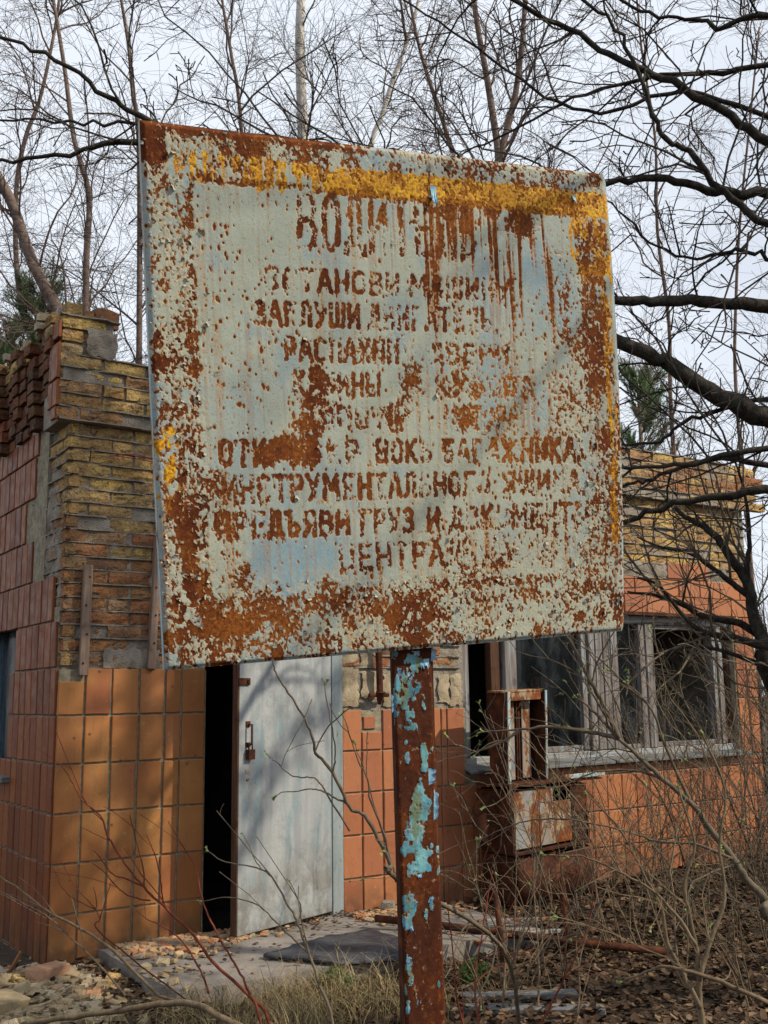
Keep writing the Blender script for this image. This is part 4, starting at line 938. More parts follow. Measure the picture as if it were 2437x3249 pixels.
# post: rolled channel behind the panel, bare face towards the viewer
PUA, PUB, PVB = [0.583,0.593,1.974]; PU = (PUA + PUB) / 2
PW_, PL = .099, 1.62
V0P = 1.06
def post_field(X, Y, h):
    n1 = rank(fbm(X, Y, .010, .016, 121, 4, .7)); nf = fbm(X, Y, .004, .006, 151, 2); d_ = np.full(X.shape, .93)
    un = fbm(X, Y, .03, .05, 131, 3) - .5
    pat = np.zeros_like(X); green = np.zeros_like(X)
    for (x, y, rx, ry, s_, gr) in [(0.0453,0.0937,0.0277,0.0237,0.8,0.5),(0.03,0.1441,0.0277,0.0514,0.75,0.3),(0.0378,0.2125,0.0158,0.0356,0.85,0.1),(0.0721,0.184,0.0099,0.0237,0.7,0.9),(0.0045,0.1813,0.0099,0.0297,0.9,0.0),(0.005,0.0744,0.0099,0.0158,0.8,0.1),(0.0692,0.2959,0.0087,0.0237,0.95,0.9),(0.0698,0.332,0.0087,0.0158,0.95,0.8),(0.0485,0.4132,0.0198,0.0514,0.97,0.7),(0.0411,0.48,0.0237,0.0356,1.0,0.9),(0.0517,0.5376,0.015,0.0356,1.0,1.0),(0.0726,0.4166,0.0119,0.0237,0.8,0.5),(0.0354,0.559,0.0119,0.0158,0.8,0.9),(0.0703,0.5165,0.0158,0.0158,0.6,0.6),(0.0135,0.5117,0.0087,0.0119,0.7,0.8),(0.0704,0.5647,0.0055,0.0099,0.9,0.1),(0.0208,0.5625,0.0047,0.0158,0.9,0.0),(0.0944,0.5243,0.0055,0.0198,0.7,0.6),(0.0945,0.5726,0.0079,0.0119,0.6,0.8),(0.0233,0.6327,0.0138,0.0356,0.97,0.1),(0.0131,0.6666,0.0099,0.0277,0.95,0.2),(0.0755,0.6458,0.0071,0.0158,0.9,0.2),(0.057,0.6646,0.0055,0.0119,0.9,0.6),(0.0086,0.7652,0.0095,0.0316,0.95,0.2),(0.0126,0.8018,0.0063,0.0178,0.95,0.1),(-0.0006,0.8269,0.0055,0.0237,0.6,0.9),(0.0245,0.8481,0.0055,0.0119,0.8,0.2),(0.0042,0.8637,0.0063,0.0158,0.6,0.8),(-0.0037,0.315,0.0047,0.0079,0.9,0),(0.027,0.3068,0.0047,0.0119,0.9,0),(0.0252,0.27,0.004,0.0047,0.9,0),(0.0125,0.3606,0.0047,0.0087,0.9,0),(0.0314,0.3551,0.004,0.0237,0.6,0.6),(-0.0042,0.2318,0.0071,0.0237,0.5,0.7),(0.0829,0.8283,0.0032,0.0119,0.8,0.1),(0.089,0.2982,0.0071,0.0079,0.5,0.8)]:
        e = ell(X, Y, x, y, rx, ry, .45, un * 1.5); pat = np.maximum(pat, s_ * e); green = np.maximum(green, gr * ell(X, Y, x, y, rx * 1.3, ry * 1.1, .8, 0))
    t = .46 - pat * .9 + (n1 - .5) * .95 + (nf - .5) * .15
    t = np.where(pat < .05, np.maximum(t, .02 + .0 * t), t)
    ins = sst(t, 0, -.04); pn = fbm(X, Y, .008, .010, 161, 3)
    hgt = .0012 * ins + .003 * ins * np.exp(-np.abs(t) / .08) * sst(pn, .4, .75) + .0012 * (pn - .5) + .002 * fbm(X, Y, .03, .06, 171, 2)
    return dict(t=t, yellow=X * 0 - 1, blue=np.clip(green, 0, 1), stain=X * 0, orange=np.clip(fbm(X, Y, .04, .09, 181, 4) * 1.0 - .50, 0, 1), dirt=np.clip(sst(fbm(X, Y, .02, .04, 191, 3), .5, .7), 0, 1), h=hgt)
def post_place(X, Y, hh):
    u_ = X - PW_ / 2; e = np.minimum(X, PW_ - X); w_ = .030 + hh + .004 * (1 - sst(e, 0, .006))
    ux = PUA + (PUB - PUA) * (V0P + Y - 1.117) / (PVB - 1.117) + u_
    return [SP0[i] + SX[i] * ux + SY[i] * (V0P + Y) + SN[i] * w_ for i in range(3)]
me = sheet('post', PW_, PL, .0022, post_field, post_place, MAT['post'])
co_ = np.empty(len(me.vertices) * 3, np.float32); me.vertices.foreach_get('co', co_); co_ = co_.reshape(-1, 3) - np.array(off); me.vertices.foreach_set('co', co_.ravel())
post = bpy.data.objects.new('post', me); C.objects.link(post); post.parent = SIGN
m = MB()
for x0, x1, w0, w1 in [(-.049, -.043, .034, .055), (.043, .049, .034, .055), (-.044, .044, .0345, .040)]:
    a = [sg(PU + x, V0P - (.9 if w1 > .05 else 0) + v, w_) for x in (x0, x1) for w_ in (w0, w1) for v in (0, PL + (.9 if w1 > .05 else 0))]
    m.add(a, [(0, 1, 3, 2), (4, 6, 7, 5), (0, 4, 5, 1), (2, 3, 7, 6), (0, 2, 6, 4), (1, 5, 7, 3)])
m.build('post_web', MAT['rust'], SIGN, kind=None)

# curled paint flakes
def flake_mesh(w_, h_, curl, rg, n=5):
    V = []; F_ = []
    prof = [rg.uniform(.55, 1.) for _ in range(n + 1)]
    for j in range(n + 1):
        for i in range(n + 1):
            s_ = i / n; a = curl * s_ ** 1.6
            x = w_ * (math.sin(a) / curl if abs(curl) > .05 else s_) * prof[j]; z = w_ * (1 - math.cos(a)) / max(abs(curl), .05)
            V.append((x + rg.uniform(-.03, .03) * w_, h_ * (j / n - .5) * (1 - .25 * s_) + rg.uniform(-.03, .03) * h_, z))
    for j in range(n):
        for i in range(n): a = j * (n + 1) + i; F_.append((a, a + 1, a + n + 2, a + n + 1))
    return V, F_
q = Mt('curled_paint_pale', .6); q.col(q.mix(q.ss(q.noise(120, 4), .4, .65), (.36, .35, .28), (.26, .26, .21))).bump(q.noise(400), .0006); MAT['flake'] = q.m
q = Mt('curled_paint_blue', .55); q.col(q.mix(q.ss(q.noise(90, 4), .35, .65), (.12, .30, .45), (.30, .46, .56))).bump(q.noise(300), .0008); MAT['flake_blue'] = q.m
def put_flake(m, u_, v_, base, w_, h_, ang, curl, rg, n=4):
    V, F_ = flake_mesh(w_, h_, curl, rg, n); ca, sa = math.cos(ang), math.sin(ang)
    m.add([sg(u_ + x * ca - y * sa, v_ + x * sa + y * ca, base - z - .0012) for x, y, z in V], F_)
m = MB(); rg = random.Random(21)
vals = np.empty(len(panel.data.vertices) * 4, np.float32); panel.data.attributes['pa'].data.foreach_get('color', vals); tt = vals.reshape(-1, 4)[:, 0]
nxs = int(SW / .0021) + 1; nys = int(SH / .0021) + 1; tt = tt.reshape(nys, nxs)
cnt = 0
for _ in range(9000):
    x = rg.random() * SW; y = rg.random() * SH
    zn = x < .11 or y > .95 or (x > .98 and y > .55) or (y < .06 and x > .1) or (rg.random() < .10)
    if not zn: continue
    i = min(nxs - 3, max(2, int(x / .0021))); j = min(nys - 3, max(2, int(y / .0021)))
    if not (-.10 < tt[j, i] < .01): continue
    gxx = tt[j, i + 2] - tt[j, i - 2]; gyy = tt[j + 2, i] - tt[j - 2, i]
    if abs(gxx) + abs(gyy) < .05: continue
    s_ = rg.uniform(.003, .011)
    put_flake(m, x + bow(x, y), y, .006 * math.sin(x * 2.4 + 1) * math.sin(y * 3.1) - .0005, s_, s_ * rg.uniform(.7, 1.5), math.atan2(gyy, gxx) + rg.uniform(-.4, .4), rg.uniform(.5, 1.5), rg, 3); cnt += 1
    if cnt > 420: break
m.build('curled_paint', MAT['flake'], SIGN, kind='stuff')
for (u_, v_, w_, h_, a, cu) in [(0.5287,1.1705,0.014,0.022,0,0.7),(0.5975,1.1465,0.024,0.026,1.57,0.5),(0.6156,1.138,0.016,0.03,0.1,0.4),(0.5965,1.415,0.02,0.04,0,0.35),(0.6068,1.4827,0.0152,0.072,0.05,0.45),(0.5126,1.2402,0.0056,0.044,0,0.5),(0.5871,1.476,0.0088,0.014,0.5,0.9),(0.5349,1.5164,0.008,0.024,0,0.6),(0.5646,1.6326,0.0088,0.012,1.5,0.8),(0.5861,1.6943,0.0088,0.014,0.4,0.9),(0.5485,1.6978,0.0088,0.016,0.2,0.9),(0.5306,1.8258,0.008,0.024,0,0.6),(0.5298,1.8714,0.0088,0.018,0.3,0.8),(0.5429,1.92,0.0064,0.016,0.1,0.8),(0.5786,1.1269,0.012,0.016,1.57,0.7),(0.5523,1.1765,0.01,0.016,0.8,0.9),(0.5378,1.7436,0.016,0.0088,1.4,0.8),(0.5736,1.7262,0.0064,0.012,0.5,0.9),(0.6089,1.6339,0.0048,0.016,0,0.6)]:
    m = MB(); put_flake(m, u_ + PUA - 0.568 + (PUB - PUA) * (v_ - 1.117) / (PVB - 1.117) - .0, v_, .030, w_, h_, a, cu, rg, 6); m.build('paint_flake', MAT['flake_blue'], SIGN)
for (u_, v_, w_, h_, a, cu) in [(.655, .075, .05, .016, 1.57, .5), (1.03, .06, .025, .010, 1.5, .5)]:
    m = MB(); put_flake(m, u_, v_, .0, w_, h_, a, cu, rg, 6); m.build('paint_flake', MAT['flake_blue'], SIGN)

# ================================================================== rusty cabinet under the window
CAB = thing('metal_cabinet', 'rusty wrecked metal cabinet with tall open trough on top, standing under the window', 'cabinet', (5.0, 5.5, .08))
def cbox(m, x0, x1, y0, y1, z0, z1, ax=0, ay=0, az=0):
    c_ = Vector(((x0 + x1) / 2, (y0 + y1) / 2, (z0 + z1) / 2)); q_ = Matrix.Rotation(az, 3, 'Z') @ Matrix.Rotation(ay, 3, 'Y') @ Matrix.Rotation(ax, 3, 'X')
    m.obox(c_, q_ @ Vector((1, 0, 0)), q_ @ Vector((0, 1, 0)), q_ @ Vector((0, 0, 1)), (x1 - x0) / 2, (y1 - y0) / 2, (z1 - z0) / 2)
def cpart(name, mat, *bx, parent=CAB, kind=None):
    m = MB()
    for b_ in bx: cbox(m, *b_)
    return bevel(m.build(name, MAT[mat], parent, kind=kind), .003)
# trough: back sheet, two blue edged cheeks, top cap
tr = cpart('trough_back', 'rust', (4.66, 4.975, 5.60, 5.612, .86, 1.43))
cpart('trough_cheek', 'rust', (4.640, 4.652, 5.44, 5.62, .85, 1.445, 0, .045)); cpart('trough_cheek', 'rust', (4.985, 4.995, 5.44, 5.62, .85, 1.44, 0, .05)); cpart('trough_lip', 'lightblue_paint', (4.636, 4.662, 5.43, 5.439, .85, 1.445, 0, .045)); cpart('trough_lip', 'lightblue_paint', (4.980, 5.0, 5.43, 5.439, .85, 1.44, 0, .05))  # cheeks in dark rust stand in for shade on their outer faces
cpart('trough_cap', 'grey_paint_rusty', (4.63, 4.985, 5.45, 5.61, 1.435, 1.45)); cpart('trough_header', 'grey_paint_rusty', (4.645, 4.975, 5.452, 5.462, 1.38, 1.434))
cpart('trough_rib', 'rust', (4.775, 4.79, 5.50, 5.60, .86, 1.39, 0, .03)); cpart('trough_rib', 'rust', (4.822, 4.84, 5.53, 5.60, .86, 1.37, 0, .03))
cpart('trough_panel', 'grey_paint', (4.668, 4.760, 5.50, 5.508, .865, 1.385, 0, .03)); cpart('trough_panel', 'grey_paint', (4.845, 4.925, 5.52, 5.528, .865, 1.38, 0, .03))
cpart('shelf', 'rust', (4.60, 5.17, 5.40, 5.74, .828, .850, 0, .01)); cpart('shelf_flap', 'lightblue_paint', (5.13, 5.52, 5.41, 5.425, .835, .865, 0, .02)); cpart('shelf_tray', 'rust', (5.12, 5.50, 5.425, 5.66, .815, .828, 0, .03))
# middle box: sides, door with white panel
cpart('side_panel', 'rust', (4.64, 4.655, 5.44, 5.77, .41, .80, 0, -.02)); cpart('side_panel', 'rust', (5.345, 5.36, 5.44, 5.74, .41, .78, 0, -.04))
cpart('front_panel', 'grey_paint', (4.665, 5.03, 5.440, 5.452, .43, .80)); cpart('front_panel', 'grey_paint_rusty', (5.033, 5.20, 5.446, 5.458, .43, .70)); cpart('front_panel', 'rust', (5.20, 5.342, 5.444, 5.456, .43, .78))
cpart('bottom_rim', 'rust', (4.64, 5.37, 5.425, 5.75, .395, .415)); cpart('top_rim', 'rust', (4.66, 5.36, 5.44, 5.75, .79, .80, 0, .02)); cpart('back_panel', 'rust', (4.66, 5.34, 5.735, 5.745, .415, .79))
# torn side flap hanging open on the left
m = MB(); V = []; n = 10
for i in range(n + 1):
    a = i / n * 1.5; x = 4.63 - .20 * math.sin(a) * .8; y = 5.50 + .26 * (1 - math.cos(a) * .6) * .5
    V += [(x, y, .50 + .02 * math.sin(i)), (x, y, .80 - .10 * (i / n) ** 2)]
m.add(V, [(2 * i, 2 * i + 2, 2 * i + 3, 2 * i + 1) for i in range(n)]); fl = m.build('torn_flap', MAT['rust'], CAB)
sm_ = fl.modifiers.new('thick', 'SOLIDIFY'); sm_.thickness = .003
# lower box, front bulged
m = MB(); V = []; n = 14
for i in range(n + 1):
    s_ = i / n; x = 4.66 + .70 * s_; b_ = .05 * math.sin(s_ * math.pi)
    V += [(x, 5.44 - b_ * .2, .375 - .012 * math.sin(s_ * 3)), (x, 5.42 - b_, .24), (x + (.02 if i == n else 0), 5.44 - b_ * .6, .08 - .10 * s_ * (1 - s_))]
m.add(V, [(3 * i + k_, 3 * i + 3 + k_, 3 * i + 4 + k_, 3 * i + 1 + k_)[::-1] for i in range(n) for k_ in (0, 1)]); lb = m.build('lower_front', MAT['rust'], CAB, smooth=True)
sm_ = lb.modifiers.new('thick', 'SOLIDIFY'); sm_.thickness = .004
cpart('lower_side', 'rust', (4.65, 4.66, 5.45, 5.76, .05, .385)); cpart('lower_side', 'rust', (5.36, 5.37, 5.45, 5.76, .05, .37)); cpart('lower_top', 'rust', (4.66, 5.36, 5.45, 5.75, .372, .380))
for x, y in ((4.68, 5.47), (5.34, 5.47), (4.68, 5.73), (5.34, 5.73)): cpart('leg', 'rust', (x - .015, x + .015, y - .015, y + .015, .0, .36))

CAB.rotation_euler = (.02, -.035, .04)
# overturned metal frame in front of it
FR = thing('overturned_stand', 'overturned rusty metal stand with pale rails lying in leaves before the cabinet', 'stand', (4.0, 4.6, .05))
def rod(name, mat, pts, r_, parent, n=8):
    m = MB(); m.tube(V3(pts), [r_] * len(pts), n); return m.build(name, MAT[mat], parent, smooth=True)
for a, b in (((3.80, 4.54, -.02), (3.845, 4.66, .36)), ((4.27, 4.55, .02), (4.40, 4.72, .36))): m = MB(); m.tube(V3([a, b]), [.017, .015], 8); m.build('leg', MAT['rust'], FR, smooth=True)
for a, b in (((3.74, 4.98, .10), (3.80, 4.60, .08)), ((3.90, 4.72, .11), (4.33, 4.62, .10)), ((3.95, 4.95, .14), (4.40, 4.78, .13))):
    m = MB(); a = Vector(a); b = Vector(b); d_ = (b - a).normalized(); sd = d_.cross(Vector((0, 0, 1))).normalized(); m.obox((a + b) / 2, d_, sd, d_.cross(sd), (b - a).length / 2, .016, .010); bevel(m.build('rail', MAT['grey_paint'], FR), .003)
m = MB(); m.tube(V3([[3.50, 5.32, .155], [3.72, 5.0, .14], [4.30, 4.36, .07], [4.55, 4.10, .05]]), [.021, .021, .020, .020], 10); tag(m.build('steel_pipe', MAT['rust'], smooth=True), 'long dark steel pipe lying from the concrete slab into the leaves', 'pipe')

# black rubber sheet on the slab
m = MB(); nx, ny = 26, 16; A_, B_, C_, D_ = Vector((2.63, 5.05, 0)), Vector((3.38, 5.20, 0)), Vector((3.42, 4.62, 0)), Vector((2.85, 4.72, 0)); V = []
for j in range(ny + 1):
    for i in range(nx + 1):
        s_, t = i / nx, j / ny; P_ = A_.lerp(B_, s_).lerp(D_.lerp(C_, s_), t)
        z = .112 + .022 * max(0, noise.noise(Vector((P_.x * 4, P_.y * 4, 6)))) + .010 * (s_ > .02) * abs(math.sin(P_.x * 7 + P_.y * 3)) - (.07 * max(0, (4.74 - P_.y) / .12) if P_.y < 4.74 else 0)
        e = .012 if i in (0, nx) or j in (0, ny) else 0; V.append((P_.x + R.uniform(-e, e), P_.y + R.uniform(-e, e), z))
m.add(V, [(j * (nx + 1) + i, j * (nx + 1) + i + 1, (j + 1) * (nx + 1) + i + 1, (j + 1) * (nx + 1) + i)[::-1] for j in range(ny) for i in range(nx)])
mat_ = m.build('rubber_sheet', MAT['rubber'], smooth=True); mm_ = mat_.modifiers.new('thick', 'SOLIDIFY'); mm_.thickness = .012; mm_.offset = 1
tag(mat_, 'crumpled black rubber sheet lying on the concrete before the door', 'rubber sheet')
# grey boards in the leaves at the bottom right
for a, b, w_, lb in (((3.20, 4.16, .022), (3.66, 3.86, .026), .035, 'grey board half buried in leaves, farther of two'), ((3.12, 4.02, .012), (3.60, 3.62, .018), .045, 'grey board half buried in leaves, nearer of two at the bottom edge')):
    m = MB(); a = Vector(a); b = Vector(b); d_ = (b - a).normalized(); sd = d_.cross(Vector((0, 0, 1))).normalized(); m.obox((a + b) / 2, d_, sd, Vector((0, 0, 1)), (b - a).length / 2, w_, .014); o = m.build('board', MAT['sill']); bevel(o, .004); tag(o, lb, 'board')

# ================================================================== rubble
rg = random.Random(4)
def scatter_rock(n, name, mt, fx, smin, smax, zoff=0., seed=1):
    rg = random.Random(seed); m = MB()
    for _ in range(n):
        x, y = fx(rg); z = gz(x, y) if not (2.04 < x < 4.25 and 4.74 < y < 5.8) else .105
        s_ = rg.uniform(smin, smax); b = rock(s_ * rg.uniform(.8, 1.6), s_, s_ * rg.uniform(.25, .6), rg, .25); q_ = Matrix.Rotation(rg.uniform(0, 6.3), 3, 'Z') @ Matrix.Rotation(rg.uniform(-.5, .5), 3, 'X'); m.cr = rg.random()
        m.add([q_ @ Vector(v) + Vector((x, y, z + s_ * .15 + zoff)) for v in b.v], b.f)
    return m.build(name, MAT[mt], kind='stuff', rnd=True)
tag(scatter_rock(1500, 'rubble_chips', 'chip_pale', lambda r_: (r_.gauss(1.35, .32), r_.gauss(5.25, .32)), .012, .05, seed=2), 'pale crumbs of mortar and brick heaped at the foot of the corner', 'rubble')
tag(scatter_rock(520, 'tile_chips', 'chip_tile', lambda r_: (2.15 + abs(r_.gauss(0, .42)), 5.78 - abs(r_.gauss(0, .17))), .010, .038, seed=3), 'flakes of broken tile scattered on the slab beside the doorway', 'rubble')
tag(scatter_rock(260, 'tile_chips', 'chip_tile', lambda r_: (3.55 + abs(r_.gauss(0, .35)), 5.72 - abs(r_.gauss(0, .16))), .010, .035, seed=9), 'tile crumbs and grit scattered below the wall right of the door', 'rubble')
for i in range(40):
    x = rg.gauss(1.42, .30); y = rg.gauss(5.2, .30); L = rg.uniform(.04, .115)
    mt = rg.choice(['chip_pale', 'chip_pale', 'mortar', 'brick_y', 'chip_tile'])
    o = link('rubble_chunk', rock(L, L * rg.uniform(.5, .9), L * rg.uniform(.3, .55), rg, .22).mesh('rubble_chunk', MAT[mt]), None, (x, y, gz(x, y) + L * .15)); o.rotation_euler = (rg.uniform(-.4, .4), rg.uniform(-.4, .4), rg.uniform(0, 6)); bevel(o, .004)
    wrd = {'chip_pale': 'pale cream mortar', 'mortar': 'dark grey mortar', 'brick_y': 'dirty yellow brick', 'chip_tile': 'pinkish tile bed'}[mt]; szw = 'small' if L < .08 else ('middling' if L < .11 else 'large')
    tag(o, f'{szw} {wrd} chunk in the corner heap, ' + ('by the wall' if y > 5.35 else 'lower edge') + (', left' if x < 1.4 else ', right'), 'rubble', 'rubble chunks heaped at the corner')
for (x, y, s3, mt, lb, rz) in [(1.28, 5.02, (.30, .20, .06), 'chip_pale', 'largest flat cream slab fragment at the lower left edge', .3), (1.66, 5.42, (.24, .10, .07), 'chip_tile', 'pinkish broken block lying against the corner foot', .7), (2.42, 5.62, (.11, .07, .02), 'mortar', 'small pale green stone on the slab below the tiled wall', .2), (3.86, 5.72, (.10, .08, .06), 'mortar', 'pale greenish stone at the wall foot right of the door', .9)]:
    o = link('broken_block', rock(*s3, rg, .12).mesh('broken_block', MAT[mt]), None, (x, y, max(gz(x, y), .10 if x > 2.04 else 0) + s3[2] * .4)); o.rotation_euler = (.05, .08, rz); bevel(o, .006); tag(o, lb, 'stone')
o = tile(None, 0, .14, 0, .22, 'tile'); o.location = (1.55, 5.60, .13); o.scale = (.6, .6, .6); o.rotation_euler = (.5, .3, 1.2); o.name = 'fallen_tile'; tag(o, 'orange tile piece leaning in the rubble at the corner foot', 'tile')

# ================================================================== leaf litter, grass, weeds
rs = np.random.RandomState(3)
def visible_xy(n, xr, yr, excl=True):
    x = rs.uniform(*xr, n); y = rs.uniform(*yr, n)
    if excl:
        k_ = ~((x > 2.02) & (x < 4.27) & (y > 4.73) & (y < 5.83)) & ~((x > 1.75) & (y > 5.80) & (x < 7.9))
        x, y = x[k_], y[k_]
    return x, y
def leaf_field(x, y, zfun, smin, smax, tilt=.5, dz=.03):
    n = len(x); sz = rs.uniform(smin, smax, n); ang = rs.uniform(0, 6.28, n)
    ta = rs.normal(0, tilt, n); tb = rs.normal(0, tilt, n); cur = rs.uniform(-.6, .9, n)
    base = [(-.5, 0), (-.15, .32), (.2, .30), (.5, 0), (.2, -.30), (-.15, -.32), (0, 0)]
    z0 = np.array([zfun(a, b) for a, b in zip(x, y)]) + rs.uniform(.002, dz, n)
    V = np.zeros((n, 7, 3))
    for k_, (u_, v_) in enumerate(base):
        jx = u_ * sz * rs.uniform(.85, 1.1, n); jy = v_ * sz * rs.uniform(.7, 1.15, n); jz = cur * sz * (abs(u_) ** 2 + abs(v_) ** 2) * 1.2 + jx * ta * .7 + jy * tb * .7
        V[:, k_, 0] = x + jx * np.cos(ang) - jy * np.sin(ang); V[:, k_, 1] = y + jx * np.sin(ang) + jy * np.cos(ang); V[:, k_, 2] = np.maximum(z0 + jz, z0 - .012)
    b = (np.arange(n) * 7)[:, None, None]; F_ = (np.array([(6, i, (i + 1) % 6) for i in range(6)])[None] + b).reshape(-1, 3)
    return V.reshape(-1, 3), F_, np.repeat(rs.beta(1.6, 2.2, n), 7)
x, y = visible_xy(30000, (1.0, 8.6), (2.6, 6.0)); keep = (y < 5.9 - .0 * x) & (rs.rand(len(x)) < np.where(x < 1.9, .18, 1)); x, y = x[keep], y[keep]
V, F_, rn = leaf_field(x, y, gz, .022, .062)
tag(link('leaf_litter', np_mesh('leaf_litter', V, F_, MAT['litter'], False, rn)), 'brown dead leaves covering the ground', 'leaves', kind='stuff')
x = np.concatenate([rs.uniform(2.1, 4.2, 160), rs.uniform(2.9, 4.2, 260)]); y = np.concatenate([rs.uniform(4.8, 5.78, 160), 5.78 - np.abs(rs.normal(0, .14, 260))])
V, F_, rn = leaf_field(x, y, lambda a, b: .105, .02, .045, .3, .012)
tag(link('slab_leaves', np_mesh('slab_leaves', V, F_, MAT['litter'], False, rn)), 'a thin scatter of dead leaves on the concrete slab', 'leaves', kind='stuff')

def blades(n, xy, hmin, hmax, wd, droop, name, mat, label, cat='grass'):
    N = 5; V = np.zeros((n, N, 2, 3)); x, y = xy(n); h_ = rs.uniform(hmin, hmax, n); a = rs.uniform(0, 6.28, n); dr = rs.uniform(.3, 1, n) * droop
    z0 = np.array([gz(i, j) for i, j in zip(x, y)])
    for k_ in range(N):
        t = k_ / (N - 1); hx = np.sin(dr * t) * h_ * t; hz = np.cos(dr * t * 1.1) * h_ * t; w_ = wd * (1 - t * .85)
        for s_, sg_ in enumerate((-1, 1)):
            V[:, k_, s_, 0] = x + np.cos(a) * hx - np.sin(a) * w_ * sg_; V[:, k_, s_, 1] = y + np.sin(a) * hx + np.cos(a) * w_ * sg_; V[:, k_, s_, 2] = z0 + hz
    b = (np.arange(n) * N * 2)[:, None, None]; F_ = (np.array([(2 * k_, 2 * k_ + 1, 2 * k_ + 3, 2 * k_ + 2) for k_ in range(N - 1)])[None] + b).reshape(-1, 4)
    return tag(link(name, np_mesh(name, V.reshape(-1, 3), F_, MAT[mat], False, np.repeat(rs.rand(n), N * 2))), label, cat, kind='stuff')
def clumps(cs, sd):
    def f_(n): k_ = rs.randint(0, len(cs), n); c_ = np.array(cs)[k_]; return c_[:, 0] + rs.normal(0, sd, n), c_[:, 1] + rs.normal(0, sd, n)
    return f_
blades(1500, clumps([(2.45, 4.45), (2.55, 4.3), (2.3, 4.25), (2.7, 4.5), (2.05, 4.5), (2.85, 4.25), (2.2, 4.05)], .11), .12, .34, .0022, 1.7, 'dry_grass', 'grass', 'tufts of dry straw coloured grass before the slab')
blades(1100, lambda n: (rs.uniform(1.2, 3.6, n), rs.uniform(3.9, 4.8, n)), .06, .22, .0016, 1.5, 'dry_grass', 'grass', 'thin dry grass blades scattered over the ground in front')
def weed(x, y, n, r_, lb):
    rgw = random.Random(int(x * 100)); m = MB()
    for _ in range(n):
        a = rgw.uniform(0, 6.28); d_ = rgw.random() ** .6 * r_; h_ = rgw.uniform(.02, .13) * (1 - d_ / r_ * .5); c_ = Vector((x + math.cos(a) * d_, y + math.sin(a) * d_, gz(x, y) + h_)); m.cr = rgw.random()
        b = rgw.uniform(0, 6.28); e1 = Vector((math.cos(b), math.sin(b), rgw.uniform(-.2, .7))) * rgw.uniform(.012, .024); e2 = Vector((-math.sin(b), math.cos(b), rgw.uniform(-.3, .3))) * .006
        m.add([c_ - e1, c_ + e2, c_ + e1, c_ - e2], [(0, 1, 2, 3)])
    m2 = MB()
    for _ in range(26):
        a = rgw.uniform(0, 6.28); m2.tube([Vector((x, y, gz(x, y) - .01)), Vector((x + math.cos(a) * r_ * .4, y + math.sin(a) * r_ * .4, gz(x, y) + .06)), Vector((x + math.cos(a) * r_ * .8, y + math.sin(a) * r_ * .8, gz(x, y) + .10))], [.0018, .0015, .001], 3)
    t_ = thing('green_weed', lb, 'plant', (x, y, gz(x, y))); m.build('leaves', MAT['weed'], t_, kind='stuff', rnd=True); m2.build('stems', MAT['weed'], t_, kind='stuff', rnd=True)
weed(2.82, 4.66, 620, .10, 'small feathery green weed at the front edge of the slab'); weed(3.46, 4.36, 420, .085, 'small green weed in the leaves right of the sign post'); weed(1.38, 6.3, 200, .10, 'green weed in the shade by the side wall at the left edge')

# ================================================================== trees and shrubs
def child_dir(t, ang, rg, upb=0.):
    o = t.orthogonal().normalized(); o = Quaternion(t, rg.uniform(0, 6.283)) @ o
    d_ = (t * math.cos(ang) + o * math.sin(ang)); d_.z += upb; return d_.normalized()
def wander(p0, d_, L, nseg, wob, trop, rg):
    pts = [p0]; d_ = d_.copy()
    for i in range(nseg):
        d_ = d_ + Vector((rg.gauss(0, wob), rg.gauss(0, wob), rg.gauss(0, wob) + trop)); d_.normalize(); pts.append(pts[-1] + d_ * (L / nseg))
    return pts
BUDS = []
def sprout(pts, radii, lv, spec, out, rg, tips=None):
    """children of a finished branch, level lv; spec[lv] describes them"""
    if lv >= len(spec): return
    s_ = spec[lv]; seg = [(pts[i + 1] - pts[i]).length for i in range(len(pts) - 1)]; tot = sum(seg)
    n = tot * s_['n'] * rg.uniform(.8, 1.2); n = int(n) + (rg.random() < n - int(n))
    for _ in range(n):
        u_ = s_.get('t0', .1) + (1 - s_.get('t0', .1)) * rg.random(); d_ = u_ * tot; i = 0
        while i < len(seg) - 1 and d_ > seg[i]: d_ -= seg[i]; i += 1
        f_ = min(1, d_ / max(seg[i], 1e-6)); P_ = pts[i].lerp(pts[i + 1], f_); t = (pts[i + 1] - pts[i]).normalized(); rp = radii[i] + (radii[i + 1] - radii[i]) * f_
        if 'clip' in s_ and not s_['clip'](P_): continue
        L = rg.uniform(*s_['L']) * (1 - s_.get('tp', .3) * u_); r0 = min(rp * .75, s_['r']) * rg.uniform(.75, 1.1)
        dr = child_dir(t, rad(rg.uniform(*s_['a'])), rg, s_.get('up', 0)); ns = s_.get('seg', 4)
        q_ = wander(P_, dr, L, ns, s_.get('w', .15), s_.get('g', 0), rg); rr = [r0 + (s_.get('r1', r0 * .35) - r0) * k_ / ns for k_ in range(ns + 1)]
        if s_.get('knob') and rg.random() < s_['knob']: rr[-1] = r0 * 1.35; rr[-2] = r0 * 1.25
        out[min(lv, len(out) - 1)].tube(q_, rr, s_.get('n_', 3), cap=False)
        if tips is not None and lv >= 1 and rg.random() < spec[lv].get('bud', 0): tips.append((q_[-1], (q_[-1] - q_[-2]).normalized()))
        sprout(q_, rr, lv + 1, spec, out, rg, tips)

